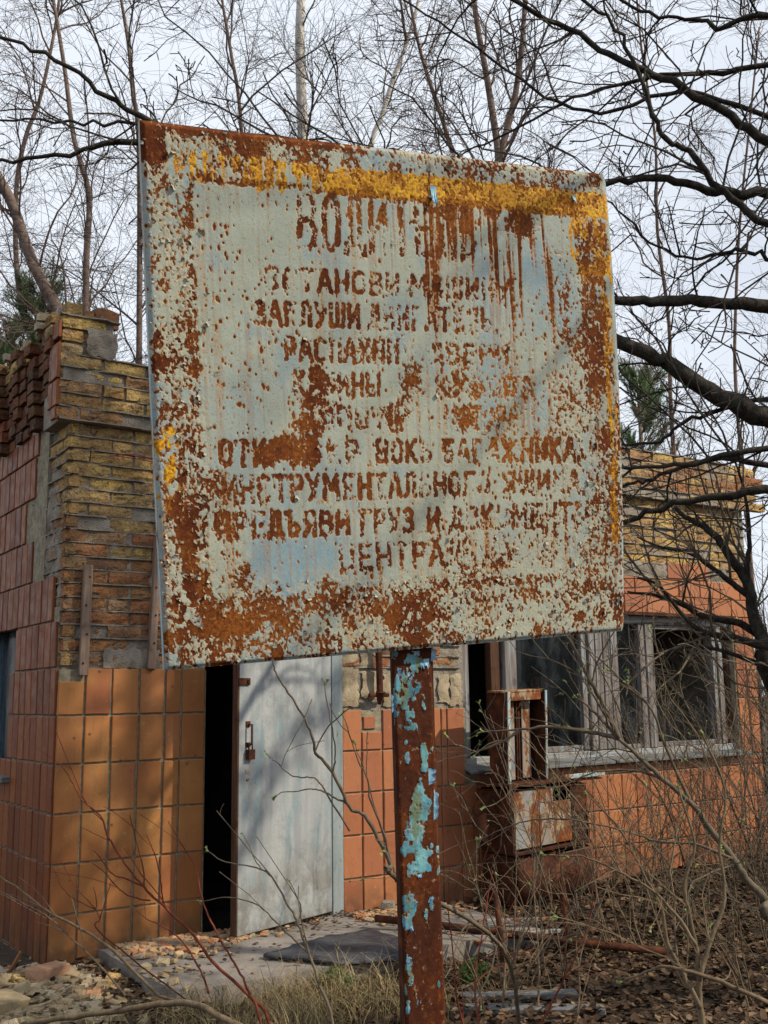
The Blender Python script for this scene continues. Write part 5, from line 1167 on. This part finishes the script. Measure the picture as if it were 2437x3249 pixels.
BIRCH = [dict(n=3.0, L=(1.0, 2.8), a=(30, 60), r=.015, up=.2, w=.15, g=.02, seg=7, n_=4, t0=.05, tp=.4), dict(n=5.5, L=(.5, 1.4), a=(25, 60), r=.0065, w=.20, g=-.03, seg=6, r1=.0025, t0=.15),
         dict(n=11, L=(.22, .75), a=(20, 55), r=.0030, w=.24, g=-.06, seg=4, r1=.0016, t0=.05)]
def bg_tree(label, paths, mat, twig, seed, spec=BIRCH, name='birch_tree', group=None, base=None, dens=1.):
    rg = random.Random(seed); p0 = Vector(paths[0][0][-1]); g0 = Vector((base if base else (p0.x, p0.y, 0)))
    t_ = thing(name, label, 'tree', (g0.x, g0.y, 0), group); out = [MB(), MB()]; first = True
    sp = [dict(spec[0], n=spec[0]['n'] * dens)] + spec[1:]
    for pts, r0, r1 in paths:
        P_ = V3(pts)[::-1]
        if first: P_ = [g0, g0.lerp(P_[0], .5) + Vector((.05, 0, 0))] + P_
        P_ = smooth_path(P_, 5); n = len(P_); m = MB(); rr = [r0 + (r1 - r0) * (k_ / (n - 1)) for k_ in range(n)]; m.tube(P_, rr, 8)
        m.build('trunk' if first else 'stem', MAT[mat], t_, smooth=True); first = False
        hi = [(a, b) for a, b in zip(P_, rr) if a.z > 2.6]
        if len(hi) > 2: sprout([a for a, b in hi], [b for a, b in hi], 0, sp, out, rg)
    out[0].build('branches', MAT[twig], t_, kind='stuff'); out[1].build('crown', MAT[twig], t_, kind='stuff')
    return t_
bg_tree('tall white barked birch rising behind the middle of the sign', [([[6.401,11.074,12.511],[6.441,11.314,11.258],[6.47,11.456,10.505],[6.546,11.566,9.752],[6.637,11.664,8.999],[6.784,11.86,7.618]], .088, .058)], 'birch', 'twig_grey', 1)
bg_tree('thick reddish trunk leaning left above the broken corner', [([[2.136,12.021,8.38],[2.502,11.91,7.742],[2.712,11.848,7.369],[2.873,11.807,7.05],[3.115,11.779,6.413],[3.45,11.689,5.775],[3.701,11.644,5.191]], .088, .05)], 'bark_red', 'twig_red', 2, base=[3.791,11.696,0])
bg_tree('slender dark birch trunk standing over the loose bricks of the corner', [([[2.973,11.527,10.338],[3.145,11.551,9.682],[3.331,11.601,8.862],[3.494,11.666,8.043],[3.698,11.668,7.386],[3.741,11.802,6.623],[3.798,11.926,5.86]], .052, .018)], 'bark_red', 'twig_red', 3)
bg_tree('thin grey trunk rising just left of the upper left sign corner', [([[3.861,11.574,10.751],[4.002,11.625,10.064],[4.129,11.662,9.491],[4.222,11.721,8.92],[4.334,11.768,8.347],[4.492,12.027,6.634]], .048, .014)], 'bark_red', 'twig_grey', 4)
bg_tree('thin pale birch slanting right behind the top edge of the sign', [([[7.311,9.613,10.73],[7.258,9.761,10.206],[7.181,9.925,9.682],[7.074,10.097,9.218],[6.991,10.252,8.753],[6.909,10.407,8.287],[6.947,10.717,6.712]], .045, .020)], 'birch', 'twig_grey', 5, dens=.8)
bg_tree('forked dark birch behind the right part of the sign top', [([[6.721,8.147,9.702],[6.826,8.175,9.242],[6.917,8.212,8.781],[7.039,8.238,8.269],[7.152,8.271,7.758],[7.248,8.316,7.246],[7.363,8.5,6.021]], .055, .022), ([[7.345,7.728,9.692],[7.334,7.866,9.08],[7.344,7.99,8.468],[7.324,8.112,7.959],[7.26,8.264,7.45],[7.248,8.316,7.246]], .045, .02)], 'bark_red', 'twig_red', 6)
bg_tree('slim leaning birch between the pale birch and the forked one', [([[6.67,9.279,10.306],[6.788,9.317,9.751],[6.93,9.34,9.196],[7.118,9.332,8.639],[7.282,9.316,8.194],[7.438,9.329,7.638],[7.567,9.502,6.419]], .040, .014)], 'bark_red', 'twig_red', 7, dens=.8)
bg_tree('thin curved sapling at the far upper left of the sky', [([[3.764,13.586,11.972],[3.815,13.704,11.258],[3.779,13.881,10.546],[3.704,14.083,9.834],[3.585,14.274,9.318],[3.543,14.468,8.541],[3.683,14.651,7.242],[4.004,14.685,6.07]], .05, .016)], 'bark_red', 'twig_red', 8)
bg_tree('spindly birch seen through the branches above the roof at the right', [([[10.915,9.356,12.002],[11.104,9.486,10.793],[11.39,9.58,9.449],[11.535,9.768,8.107],[11.793,9.881,6.763],[11.938,10.07,5.421]], .038, .012)], 'bark_red', 'twig_red', 9)
bg_tree('slim far tree near the right edge behind the dark limbs', [([[12.118,8.202,10.725],[12.121,8.476,9.429],[12.125,8.751,8.133],[12.172,8.969,6.966],[12.29,9.18,5.603]], .032, .012)], 'bark_red', 'twig_red', 10, dens=.8)
bg_tree('slim birch with fine twigs left of the white barked birch', [([[5.323,11.677,11.378],[5.434,11.747,10.701],[5.602,11.792,9.962],[5.78,11.855,9.1],[6.013,12.144,7.01]], .04, .014)], 'bark_red', 'twig_grey', 12, dens=1.)

# pines
def pine(x, y, H, rad_, z0, seed, label, n=5200):
    rgp = random.Random(seed); t_ = thing('pine_tree', label, 'pine', (x, y, 0)); m = MB(); m.tube(V3([[x, y, 0], [x + .05, y, H * .6], [x, y, H]]), [.10, .07, .012], 8); m.build('trunk', MAT['bark_red'], t_, smooth=True)
    br = MB(); V = []; F_ = []; rn = []
    z = z0
    while z < H - .05:
        f_ = (H - z) / (H - z0); L0 = rad_ * (f_ ** .5 + .08)
        for k_ in range(5):
            a = rgp.uniform(0, 6.28); L = L0 * rgp.uniform(.6, 1.1); d_ = Vector((math.cos(a), math.sin(a), .45 + .5 * (1 - f_))).normalized(); q_ = wander(Vector((x, y, z)), d_, L, 5, .1, .07, rgp); br.tube(q_, [.012, .01, .008, .006, .005, .004], 3, cap=False)
            for i in range(1, 6):
                for _ in range(3 if L > .4 else 2):
                    e = wander(q_[i], child_dir((q_[i] - q_[i - 1]).normalized(), rad(rgp.uniform(0, 50)), rgp, .25), .24 * rgp.uniform(.6, 1.2), 3, .1, .05, rgp)
                    sh = rgp.random()
                    for a_, b_ in zip(e[:-1], e[1:]):
                        t = (b_ - a_).normalized()
                        for _2 in range(20):
                            P_ = a_.lerp(b_, rgp.random()); nd = child_dir(t, rad(rgp.uniform(25, 60)), rgp) * rgp.uniform(.05, .085); sd = nd.cross(t).normalized() * .0040; b = len(V); V += [P_ - sd, P_ + sd, P_ + nd]; F_.append((b, b + 1, b + 2)); c_ = min(1, max(0, sh * .7 + rgp.random() * .3)); rn += [c_] * 3
        z += .22 * (1 if f_ > .3 else .7)
    br.build('branches', MAT['bark_red'], t_, kind='stuff'); o = link('needles', np_mesh('needles', [tuple(v - Vector((x, y, 0))) for v in V], F_, MAT['pine'], False, rn), t_); o['kind'] = 'stuff'
BKP1 = [3.989,14.456,7.185]; pine(BKP1[0], BKP1[1], BKP1[2], 1.1, BKP1[2] - 2.4, 1, 'green pine top rising behind the broken left wall')
BKP2 = [3.846,15.838,6.907]; pine(BKP2[0], BKP2[1], BKP2[2], .9, BKP2[2] - 1.5, 2, 'lower darker pine at the left edge behind the wall')
BKP3 = [13.31,11.917,6.779]; pine(BKP3[0], BKP3[1], BKP3[2], 1.0, BKP3[2] - 2.4, 3, 'small pine behind the roof right of the sign')

pine(7.3, -.2, 10.6, 1.9, 6.1, 5, 'unseen tall pine added behind the viewer to shade the broken corner')  # out of view, added as a shadow caster for the upper left wall
# the big old orchard tree on the right
OLD = thing('old_fruit_tree', 'large dark bare fruit tree reaching long spurred limbs in from the right', 'tree', (0, 0, 0))
TB = Vector([4.484,1.682,0]); OLD.location = TB
rgo = random.Random(31); TT = TB + Vector((-.1, .05, 3.6))
m = MB(); m.tube(smooth_path([TB, TB + Vector((.02, 0, .8)), TB + Vector((-.06, .03, 1.9)), TB + Vector((-.05, .03, 2.9)), TT, TT + Vector((-.1, 0, 1.2))], 4), [.19 - .007 * i for i in range(21)], 12); m.build('trunk', MAT['bark_dark'], OLD, smooth=True)
SPUR = [dict(n=6.5, L=(.22, .9), a=(30, 65), r=.0042, up=.15, w=.22, g=.0, seg=7, n_=4, t0=.04, tp=.4, r1=.0022), dict(n=11, L=(.06, .28), a=(35, 80), r=.0024, up=.1, w=.25, seg=3, n_=3, t0=.05, r1=.0015, knob=.6),
        dict(n=10, L=(.02, .06), a=(40, 80), r=.0022, w=.2, seg=2, n_=3, t0=.1, r1=.002, knob=.7)]
orc = [MB(), MB()]
def limb(pts, w0, w1, zt, spec=SPUR, name='limb'):
    """w0, w1: radius where it leaves the trunk and at its tip"""
    P_ = V3(pts); a = Vector((TB.x, TB.y, max(.9, P_[0].z + max(-.35, min(.35, (P_[0].z - P_[1].z) * .8)) - .15))); P_ = smooth_path([a, a.lerp(P_[0], .28), a.lerp(P_[0], .52), a.lerp(P_[0], .78)] + P_, 5); n = len(P_)
    for i in range(1, n - 1): P_[i] = P_[i] + Vector((rgo.gauss(0, .005), rgo.gauss(0, .005), rgo.gauss(0, .005)))
    rr = [w1 + (w0 * .78 - w1) * (1 - k_ / (n - 1)) ** 1.5 for k_ in range(n)]; m = MB(); m.tube(P_, [r_ * rgo.uniform(.93, 1.08) for r_ in rr], 9); m.build(name, MAT['bark_dark'], OLD, smooth=True)
    sprout(P_[14:], rr[14:], 0, spec, orc, rgo)
for i_, (pts, ds, w0, w1, zt) in enumerate([([[3.047,2.154,2.329],[2.903,2.225,2.391],[2.741,2.298,2.498],[2.589,2.371,2.572],[2.25,2.553,2.73],[1.698,2.843,3.057],[1.161,3.151,3.25],[0.968,3.278,3.204],[0.776,3.401,3.176],[0.622,3.496,3.153]],0,0.082,0.004,1.9),
 ([[3.099,2.156,2.731],[2.932,2.219,2.735],[2.754,2.291,2.731],[2.573,2.367,2.719],[2.237,2.537,2.755],[1.682,2.817,2.976],[1.183,3.044,3.262],[1.024,3.087,3.335],[0.866,3.124,3.431],[0.704,3.175,3.479],[0.546,3.224,3.517]],0,0.046,0.005,2.5),
 ([[3.23,2.208,3.22],[3.057,2.278,3.209],[2.94,2.307,3.213],[2.769,2.372,3.224],[2.618,2.431,3.196],[2.169,2.681,3.219],[1.602,2.994,3.319],[1.185,3.22,3.349],[0.974,3.314,3.346],[0.77,3.407,3.328],[0.633,3.454,3.315]],0,0.04,0.003,2.9),
 ([[3.05,2.068,3.3],[2.906,2.14,3.414],[2.72,2.24,3.537],[2.581,2.322,3.595],[2.436,2.396,3.707],[2.252,2.498,3.809],[2.056,2.613,3.892]],0,0.038,0.007,3.1),
 ([[2.907,1.996,2.939],[2.8,2.052,3.017],[2.672,2.106,3.17],[2.59,2.148,3.232],[2.542,2.157,3.339],[2.447,2.176,3.552],[2.335,2.226,3.675],[2.25,2.263,3.767]],0,0.027,0.005,2.8),
 ([[3.273,2.193,3.731],[3.073,2.375,3.74],[2.854,2.575,3.724],[2.665,2.767,3.652],[2.505,2.946,3.552],[2.37,3.105,3.466]],0,0.03,0.003,3.4),
 ([[3.452,2.33,3.665],[3.17,2.501,3.761],[2.902,2.699,3.684],[2.663,2.838,3.788],[2.417,2.963,3.983],[2.204,3.073,4.141]],0,0.026,0.004,3.4),
 ([[2.983,2.132,2.061],[2.9,2.252,2.05],[2.798,2.385,2.038],[2.709,2.516,1.994],[2.551,2.7,1.917]],0,0.036,0.008,1.3),
 ([[3.231,2.301,2.208],[3.108,2.402,2.24],[3.015,2.495,2.213],[2.923,2.591,2.169],[2.855,2.664,2.157],[2.674,2.819,2.123]],0,0.026,0.005,1.5),
 ([[3.042,2.145,2.392],[2.947,2.263,2.365],[2.877,2.367,2.33],[2.831,2.457,2.285],[2.774,2.545,2.283],[2.648,2.686,2.251]],0,0.022,0.004,1.7),
 ([[2.929,1.944,3.684],[2.823,2.053,3.655],[2.76,2.116,3.704],[2.643,2.218,3.738],[2.519,2.312,3.836]],0,0.026,0.005,3.6),
 ([[3.251,2.245,2.98],[3.166,2.318,3.024],[3.056,2.422,3.001],[2.921,2.52,3.08],[2.805,2.592,3.228],[2.641,2.71,3.309]],0,0.022,0.003,2.6),
 ([[2.802,1.99,2.152],[2.654,2.158,2.123],[2.595,2.259,2.121],[2.508,2.377,2.134],[2.39,2.512,2.162]],0,0.028,0.004,1.45)]): limb(pts, w0, w1, zt)
CROWN = [dict(n=3.4, L=(.5, 1.5), a=(30, 65), r=.014, up=.1, w=.18, seg=7, n_=4, t0=.15, r1=.003), dict(n=6, L=(.2, .6), a=(30, 65), r=.006, w=.2, seg=4, n_=3, r1=.0025), dict(n=6, L=(.06, .2), a=(35, 70), r=.003, w=.2, seg=2, n_=3, r1=.002)]
for k_ in range(9):      # the crown above and beyond the right edge of the view, limbs added to dapple the walls
    a = -1.9 + k_ * .30 + rgo.uniform(-.2, .2); d_ = Vector((math.cos(a), math.sin(a), rgo.uniform(.5, 1.1))).normalized()
    q_ = wander(TT + Vector((0, 0, rgo.uniform(-.4, .9))), d_, rgo.uniform(2.0, 3.4), 9, .14, .0, rgo); rr = [.05 - .0046 * i for i in range(10)]
    m = MB(); m.tube(q_, rr, 8); m.build('limb', MAT['bark_dark'], OLD, smooth=True); sprout(q_, rr, 0, CROWN, orc, rgo)
orc[0].build('branches', MAT['bark_dark'], OLD, kind='stuff'); orc[1].build('crown', MAT['twig_dark'], OLD, kind='stuff')

# shrubs
def bud_mesh():
    m = MB(); V = []; n = 5
    prof = [(0, .25), (.35, 1), (.7, .75), (1., .05)]
    for z, r_ in prof:
        for k_ in range(n): a = 6.283 * k_ / n; V.append((math.cos(a) * r_ * .0034, math.sin(a) * r_ * .0034, z * .015))
    F_ = [(j * n + k_, j * n + (k_ + 1) % n, (j + 1) * n + (k_ + 1) % n, (j + 1) * n + k_) for j in range(3) for k_ in range(n)]
    b = len(V); V += [(.004, 0, .006), (.012, .004, .016), (.006, -.003, .018), (-.004, 0, .006), (-.011, .003, .017), (-.005, -.003, .019)]; F2 = [(b, b + 1, b + 2), (b + 3, b + 4, b + 5)]
    m.add(V, F_ + F2); return m.mesh('bud', MAT['bud'])
BUDM = bud_mesh(); nb = [0]
SHR = [dict(n=7.5, L=(.18, .60), a=(25, 60), r=.0030, up=.10, w=.17, seg=6, n_=4, t0=.12, tp=.3, r1=.0016, bud=.0), dict(n=5.5, L=(.07, .26), a=(30, 65), r=.0024, up=.05, w=.18, seg=4, n_=3, t0=.15, r1=.0012, bud=.35), dict(n=4, L=(.03, .10), a=(35, 70), r=.0015, w=.15, seg=2, n_=3, r1=.0010, bud=.2)]
def shrub(label, stems, mat, twig, seed, spec=SHR, name='shrub', cat='shrub', maxbud=30, root=None, sub=5, group=None):
    rgs = random.Random(seed); base = Vector(root) if root else Vector(stems[0][0][0]); base = Vector((base.x, base.y, 0))
    t_ = thing(name, label, cat, base, group); out = [MB(), MB()]; tips = []
    for pts, r0, r1 in stems:
        P_ = smooth_path(V3(pts), sub); n = len(P_)
        for i in range(1, n): P_[i] = P_[i] + Vector((rgs.gauss(0, .0012), rgs.gauss(0, .0012), rgs.gauss(0, .0012)))
        rr = [r0 + (r1 - r0) * k_ / (n - 1) for k_ in range(n)]; m = MB(); m.tube(P_, rr, 7); m.build('stem', MAT[mat], t_, smooth=True); tips.append((P_[-1], (P_[-1] - P_[-2]).normalized())); sprout(P_, rr, 0, spec, out, rgs, tips)
    out[0].build('twigs', MAT[twig], t_, kind='stuff'); out[1].build('fine_twigs', MAT[twig], t_, kind='stuff')
    rgs.shuffle(tips)
    for P_, d_ in tips[:maxbud]:
        if nb[0] >= 290: break
        o = link('bud', BUDM, t_, P_); o.rotation_mode = 'QUATERNION'; o.rotation_quaternion = d_.to_track_quat('Z', 'Y') @ Quaternion((0, 0, 1), rgs.uniform(0, 6)); o.scale = (rgs.uniform(.8, 1.3),) * 3; nb[0] += 1
    return t_
def to_ground(pts):   # run the first point down to the ground
    a, b = Vector(pts[0]), Vector(pts[1]); d_ = a - b
    if a.z > .05:
        k_ = min(1.2, a.z / max(.2, abs(d_.z)) ) if d_.z < 0 else .5
        g_ = a + Vector((d_.x, d_.y, 0)) * min(k_, 1.) * .6; return [[g_.x, g_.y, -.03]] + pts
    return pts
RED = [dict(n=2.2, L=(.15, .45), a=(15, 40), r=.0028, up=.2, w=.08, seg=5, n_=4, t0=.3, tp=.3, r1=.0014), dict(n=1.6, L=(.06, .2), a=(20, 45), r=.002, w=.1, seg=3, n_=3, t0=.2, r1=.001)]
shrub('red stemmed sapling leaning up and left across the tiled wall', [(to_ground([[1.862,3.517,0.28],[1.803,3.58,0.376],[1.712,3.665,0.478],[1.656,3.726,0.574],[1.575,3.806,0.666],[1.527,3.87,0.728],[1.476,3.933,0.807],[1.428,3.988,0.903],[1.409,4.031,0.976],[1.356,4.098,1.036],[1.329,4.146,1.105],[1.301,4.196,1.167]]), .0068, .0018),
   ([[1.534,3.888,0.725],[1.473,3.923,0.756],[1.433,3.946,0.772],[1.39,3.963,0.834],[1.365,3.974,0.861]], .0035, .0015), ([[1.534,3.888,0.725],[1.525,3.88,0.793],[1.493,3.879,0.9],[1.466,3.877,0.992]], .0032, .0015), ([[1.557,3.883,0.675],[1.505,3.916,0.687],[1.457,3.941,0.718],[1.407,3.962,0.78],[1.366,3.983,0.815]], .0032, .0015),
   ([[1.597,3.86,0.655],[1.583,3.85,0.747],[1.555,3.848,0.846],[1.524,3.855,0.915]], .003, .0014)], 'stem_red', 'stem_red', 1, RED, maxbud=0, name='sapling')
shrub('second red sapling with a straight upright shoot before the dark doorway', [(to_ground([[1.788,3.437,0.31],[1.761,3.48,0.41],[1.742,3.524,0.479],[1.702,3.579,0.565],[1.675,3.626,0.645],[1.659,3.665,0.726],[1.656,3.698,0.795],[1.627,3.748,0.872],[1.608,3.8,0.906]]), .0052, .0016),
   ([[1.676,3.619,0.387],[1.654,3.643,0.462],[1.598,3.684,0.561],[1.546,3.733,0.608],[1.502,3.782,0.635],[1.476,3.818,0.661]], .004, .0015)], 'stem_red', 'stem_red', 2, RED, maxbud=0, name='sapling')
shrub('dark thin sapling in front of the white door bottom', [(to_ground([[1.879,3.118,0.368],[1.861,3.168,0.478],[1.851,3.217,0.567],[1.839,3.268,0.653],[1.83,3.324,0.706],[1.799,3.387,0.797],[1.778,3.458,0.819],[1.708,3.563,0.834],[1.677,3.639,0.865]]), .0060, .0016),
   ([[1.903,3.309,0.544],[1.838,3.397,0.626],[1.796,3.474,0.688],[1.731,3.574,0.71],[1.674,3.679,0.687]], .0034, .0014), ([[1.865,3.314,0.642],[1.884,3.332,0.692],[1.87,3.368,0.758],[1.88,3.4,0.766]], .0028, .0012), ([[1.823,3.434,0.789],[1.8,3.484,0.821],[1.786,3.522,0.875],[1.775,3.56,0.922]], .0026, .0012)], 'stem_olive', 'stem_olive', 3, RED, maxbud=5, name='sapling')
shrub('budding sapling branch slanting up left in front of the white door', [([[3.05,3.55,-0.02],[2.75,3.3,0.45],[1.893,2.758,0.86],[1.876,2.762,0.897],[1.846,2.768,0.962],[1.796,2.783,1.05],[1.757,2.804,1.076],[1.704,2.818,1.179],[1.657,2.837,1.238],[1.646,2.835,1.28],[1.616,2.841,1.35],[1.58,2.853,1.406],[1.539,2.867,1.472],[1.526,2.867,1.512]], .0085, .0022),
   ([[1.756,2.804,1.081],[1.71,2.829,1.108],[1.678,2.847,1.127],[1.648,2.866,1.131],[1.618,2.888,1.125],[1.571,2.92,1.119]], .0035, .0013), ([[1.762,2.816,1.004],[1.689,2.84,1.127],[1.663,2.849,1.161],[1.641,2.864,1.166],[1.6,2.889,1.174],[1.561,2.908,1.211],[1.538,2.918,1.233]], .0030, .0013),
   ([[1.704,2.818,1.179],[1.707,2.807,1.219],[1.701,2.801,1.272],[1.683,2.797,1.346],[1.662,2.791,1.438]], .0030, .0014), ([[1.876,2.762,0.897],[1.85,2.759,0.991],[1.807,2.766,1.093],[1.793,2.762,1.159],[1.759,2.77,1.232],[1.719,2.773,1.345]], .004, .0014), ([[1.922,2.804,0.841],[1.907,2.803,0.896],[1.863,2.805,1.022],[1.821,2.806,1.155],[1.781,2.81,1.259]], .003, .0013)], 'stem_olive', 'stem_olive', 4, [dict(SHR[0], n=2.6, L=(.10, .35), bud=.3), dict(SHR[1], n=3.5, bud=.5)], maxbud=34, root=(3.05, 3.55, 0), name='sapling')
shrub('pale dead branch arching low over the rubble at the lower left', [([[1.653,3.403,0.325],[1.615,3.485,0.378],[1.555,3.592,0.385],[1.503,3.691,0.406],[1.404,3.801,0.524],[1.319,3.912,0.594],[1.218,4.034,0.659],[1.167,4.126,0.71],[1.1,4.228,0.763],[1.03,4.33,0.826]], .0075, .003), ([[1.394,3.682,0.412],[1.344,3.797,0.492],[1.305,3.91,0.547],[1.235,4.037,0.627],[1.2,4.155,0.651],[1.12,4.296,0.7]], .004, .002),
   ([[1.112,3.893,0.319],[1.19,3.793,0.347],[1.329,3.652,0.376],[1.477,3.503,0.413],[1.544,3.416,0.414],[1.588,3.352,0.386],[1.637,3.284,0.358]], .009, .012)], 'stem_tan', 'stem_olive', 5, RED, maxbud=0, name='dead_branch', cat='branch')
shrub('small reddish forked shoot against the lit orange tiles', [([[2.15,4.6,0],[1.61,4.511,0.437],[1.598,4.536,0.502],[1.588,4.565,0.539],[1.519,4.624,0.631],[1.462,4.669,0.741]], .0035, .0014), ([[1.607,4.562,0.497],[1.62,4.536,0.574],[1.633,4.511,0.651]], .0026, .0012), ([[1.588,4.565,0.539],[1.504,4.612,0.588],[1.46,4.631,0.636],[1.445,4.634,0.672]], .0024, .0012), ([[1.594,4.564,0.527],[1.583,4.556,0.598],[1.573,4.556,0.634]], .0024, .0012)], 'stem_red', 'stem_red', 6, RED[1:], maxbud=0, name='sapling')

# right hand thicket: named stems, then a fan of thin shoots
shrub('tall budding shrub with a thick stem slanting over the window', [([[5,3.05,-0.02],[3.14,2.33,0.637],[3.1,2.341,0.715],[3.041,2.367,0.781],[2.991,2.384,0.859],[2.905,2.417,0.976],[2.873,2.427,1.028],[2.778,2.472,1.12],[2.701,2.507,1.198],[2.642,2.535,1.257],[2.581,2.56,1.329],[2.522,2.588,1.388]], .017, .0035),
   ([[2.642,2.535,1.257],[2.609,2.574,1.27],[2.555,2.629,1.284],[2.478,2.698,1.298],[2.429,2.754,1.289],[2.369,2.815,1.286],[2.324,2.867,1.28]], .0085, .002), ([[2.642,2.535,1.257],[2.601,2.543,1.348],[2.549,2.557,1.445],[2.51,2.567,1.523],[2.471,2.578,1.595],[2.446,2.586,1.64]], .009, .004),
   ([[2.905,2.417,0.976],[2.848,2.436,1.067],[2.788,2.449,1.197],[2.733,2.457,1.333],[2.683,2.475,1.404],[2.601,2.516,1.477]], .007, .002), ([[2.778,2.472,1.12],[2.716,2.508,1.147],[2.651,2.551,1.154],[2.57,2.608,1.143],[2.493,2.669,1.099]], .0055, .002), ([[2.905,2.316,0.874],[2.834,2.396,0.915],[2.753,2.49,0.925],[2.667,2.581,0.961],[2.526,2.711,0.992],[2.44,2.813,0.977],[2.356,2.923,0.922]], .005, .0015)], 'stem_olive', 'stem_olive', 11, SHR, maxbud=70, root=(5.0, 3.05, 0))
shrub('dark crooked small tree before the right end of the wall', [([[5.9,3.6,-0.02],[3.679,2.661,1.401],[3.673,2.667,1.506],[3.669,2.68,1.57],[3.654,2.701,1.635],[3.638,2.718,1.722],[3.632,2.723,1.832],[3.589,2.756,1.929],[3.543,2.79,2.028],[3.5,2.832,2.084],[3.457,2.877,2.123],[3.433,2.909,2.167]], .038, .008),
   ([[3.697,2.724,1.62],[3.612,2.769,1.682],[3.502,2.838,1.705],[3.387,2.901,1.772],[3.313,2.946,1.799],[3.225,3.002,1.813]], .018, .004), ([[3.639,2.728,1.789],[3.561,2.766,1.854],[3.483,2.805,1.92],[3.425,2.835,1.964],[3.333,2.892,1.987],[3.238,2.947,2.031]], .014, .003), ([[3.628,2.657,1.577],[3.515,2.725,1.617],[3.407,2.793,1.644],[3.35,2.82,1.699],[3.25,2.86,1.827],[3.177,2.903,1.857]], .017, .004),
   ([[3.637,2.724,1.81],[3.622,2.716,1.896],[3.62,2.694,2.003],[3.602,2.679,2.132],[3.569,2.674,2.261],[3.536,2.678,2.348]], .014, .003), ([[3.65,2.662,1.485],[3.576,2.703,1.528],[3.466,2.768,1.572],[3.36,2.838,1.582],[3.258,2.917,1.533]], .012, .003)], 'bark_dark', 'stem_olive', 12, [dict(SHR[0], n=11, L=(.25, 1.0), r=.0055), dict(SHR[1], n=8, L=(.1, .4)), SHR[2]], maxbud=14, root=(5.9, 3.6, 0), name='small_tree', cat='tree')
shrub('pale tan shrub with clustered upright stems at the bottom right', [([[2.63,2.24,0.378],[2.62,2.242,0.485],[2.619,2.24,0.576],[2.617,2.241,0.661],[2.603,2.248,0.754],[2.594,2.254,0.841],[2.623,2.228,0.952],[2.579,2.24,1.114]], .011, .003), ([[2.608,2.231,0.489],[2.572,2.256,0.58],[2.537,2.281,0.672],[2.529,2.287,0.765],[2.485,2.314,0.876],[2.432,2.344,0.996],[2.353,2.395,1.101]], .008, .002), ([[2.597,2.222,0.568],[2.65,2.212,0.677],[2.707,2.198,0.789],[2.713,2.21,0.946],[2.747,2.202,1.106],[2.709,2.241,1.272]], .008, .002),
   ([[2.581,2.211,0.671],[2.554,2.239,0.739],[2.503,2.282,0.815],[2.433,2.342,0.87],[2.355,2.409,0.916],[2.266,2.493,0.923]], .006, .002), ([[2.682,2.05,0.531],[2.562,2.148,0.595],[2.482,2.227,0.622],[2.457,2.277,0.608],[2.413,2.345,0.571]], .007, .003)], 'stem_tan', 'stem_tan', 13, [dict(SHR[0], n=5), SHR[1]], maxbud=30)
rgf = random.Random(77)
def fan(label, cx_, cy_, n, hmin, hmax, lean, seed, mat, maxbud, spread=.12, r=.005):
    st = []
    rgf = random.Random(seed)
    for _ in range(n):
        x = cx_ + rgf.gauss(0, spread); y = cy_ + rgf.gauss(0, spread); H = rgf.uniform(hmin, hmax); d_ = Vector((rgf.gauss(lean[0], .35), rgf.gauss(lean[1], .3), 1)).normalized()
        P_ = wander(Vector((x, y, gz(x, y) - .02)), d_, H, 5, .10, .02, rgf); st.append(([tuple(p_) for p_ in P_], r * rgf.uniform(.6, 1.2), .0014))
    shrub(label, st, mat, mat, seed, [dict(SHR[0], n=6.2, L=(.15, .55)), dict(SHR[1], n=5)], maxbud=maxbud, root=(cx_, cy_, 0), sub=3)
fan('leggy shrub in front of the rusty cabinet', 3.75, 4.15, 9, .8, 1.5, (-.05, .1), 41, 'stem_olive', 22)
fan('twiggy budding shrub between cabinet and window corner', 4.5, 4.35, 12, .8, 1.5, (.0, .1), 42, 'stem_tan', 22)
fan('thin shrub by the lower wall under the right window', 5.3, 4.75, 13, .7, 1.4, (0, .1), 43, 'stem_olive', 10)
fan('twiggy shrub at the far right wall end', 6.4, 4.9, 14, .9, 1.9, (0, 0), 44, 'stem_olive', 4)
fan('low tan shoots spreading right of the sign post at the bottom', 3.25, 3.75, 6, .5, 1.1, (.25, .1), 45, 'stem_tan', 12)
fan('crossing shoots at the lower right corner', 4.25, 3.35, 8, .7, 1.5, (-.35, .05), 46, 'stem_tan', 14)
fan('tangled shoots at the right edge before the wall', 5.5, 4.1, 15, .9, 2.3, (-.2, 0), 47, 'stem_olive', 10)
fan('dark thicket closing the right end of the building', 7.6, 5.0, 20, 1.4, 3.0, (-.05, .0), 48, 'stem_olive', 0, spread=.4, r=.010)
fan('dense dark bush beyond the right end of the wall', 8.4, 5.9, 22, 1.4, 2.8, (.0, .0), 49, 'twig_dark', 0, spread=.4, r=.012)
fan('tall dark brush filling the gap beyond the right end of the wall', 9.6, 7.0, 26, 2.2, 4.0, (.0, .0), 51, 'twig_dark', 0, spread=.6, r=.014)
fan('brown brush at the right edge in front of the wall end', 6.9, 4.3, 16, 1.4, 2.8, (-.05, .0), 52, 'stem_olive', 0, spread=.3, r=.008)
fan('red stemmed shoots just right of the sign post', 2.9, 3.55, 3, .5, .9, (.1, .1), 50, 'stem_red', 0, spread=.07)
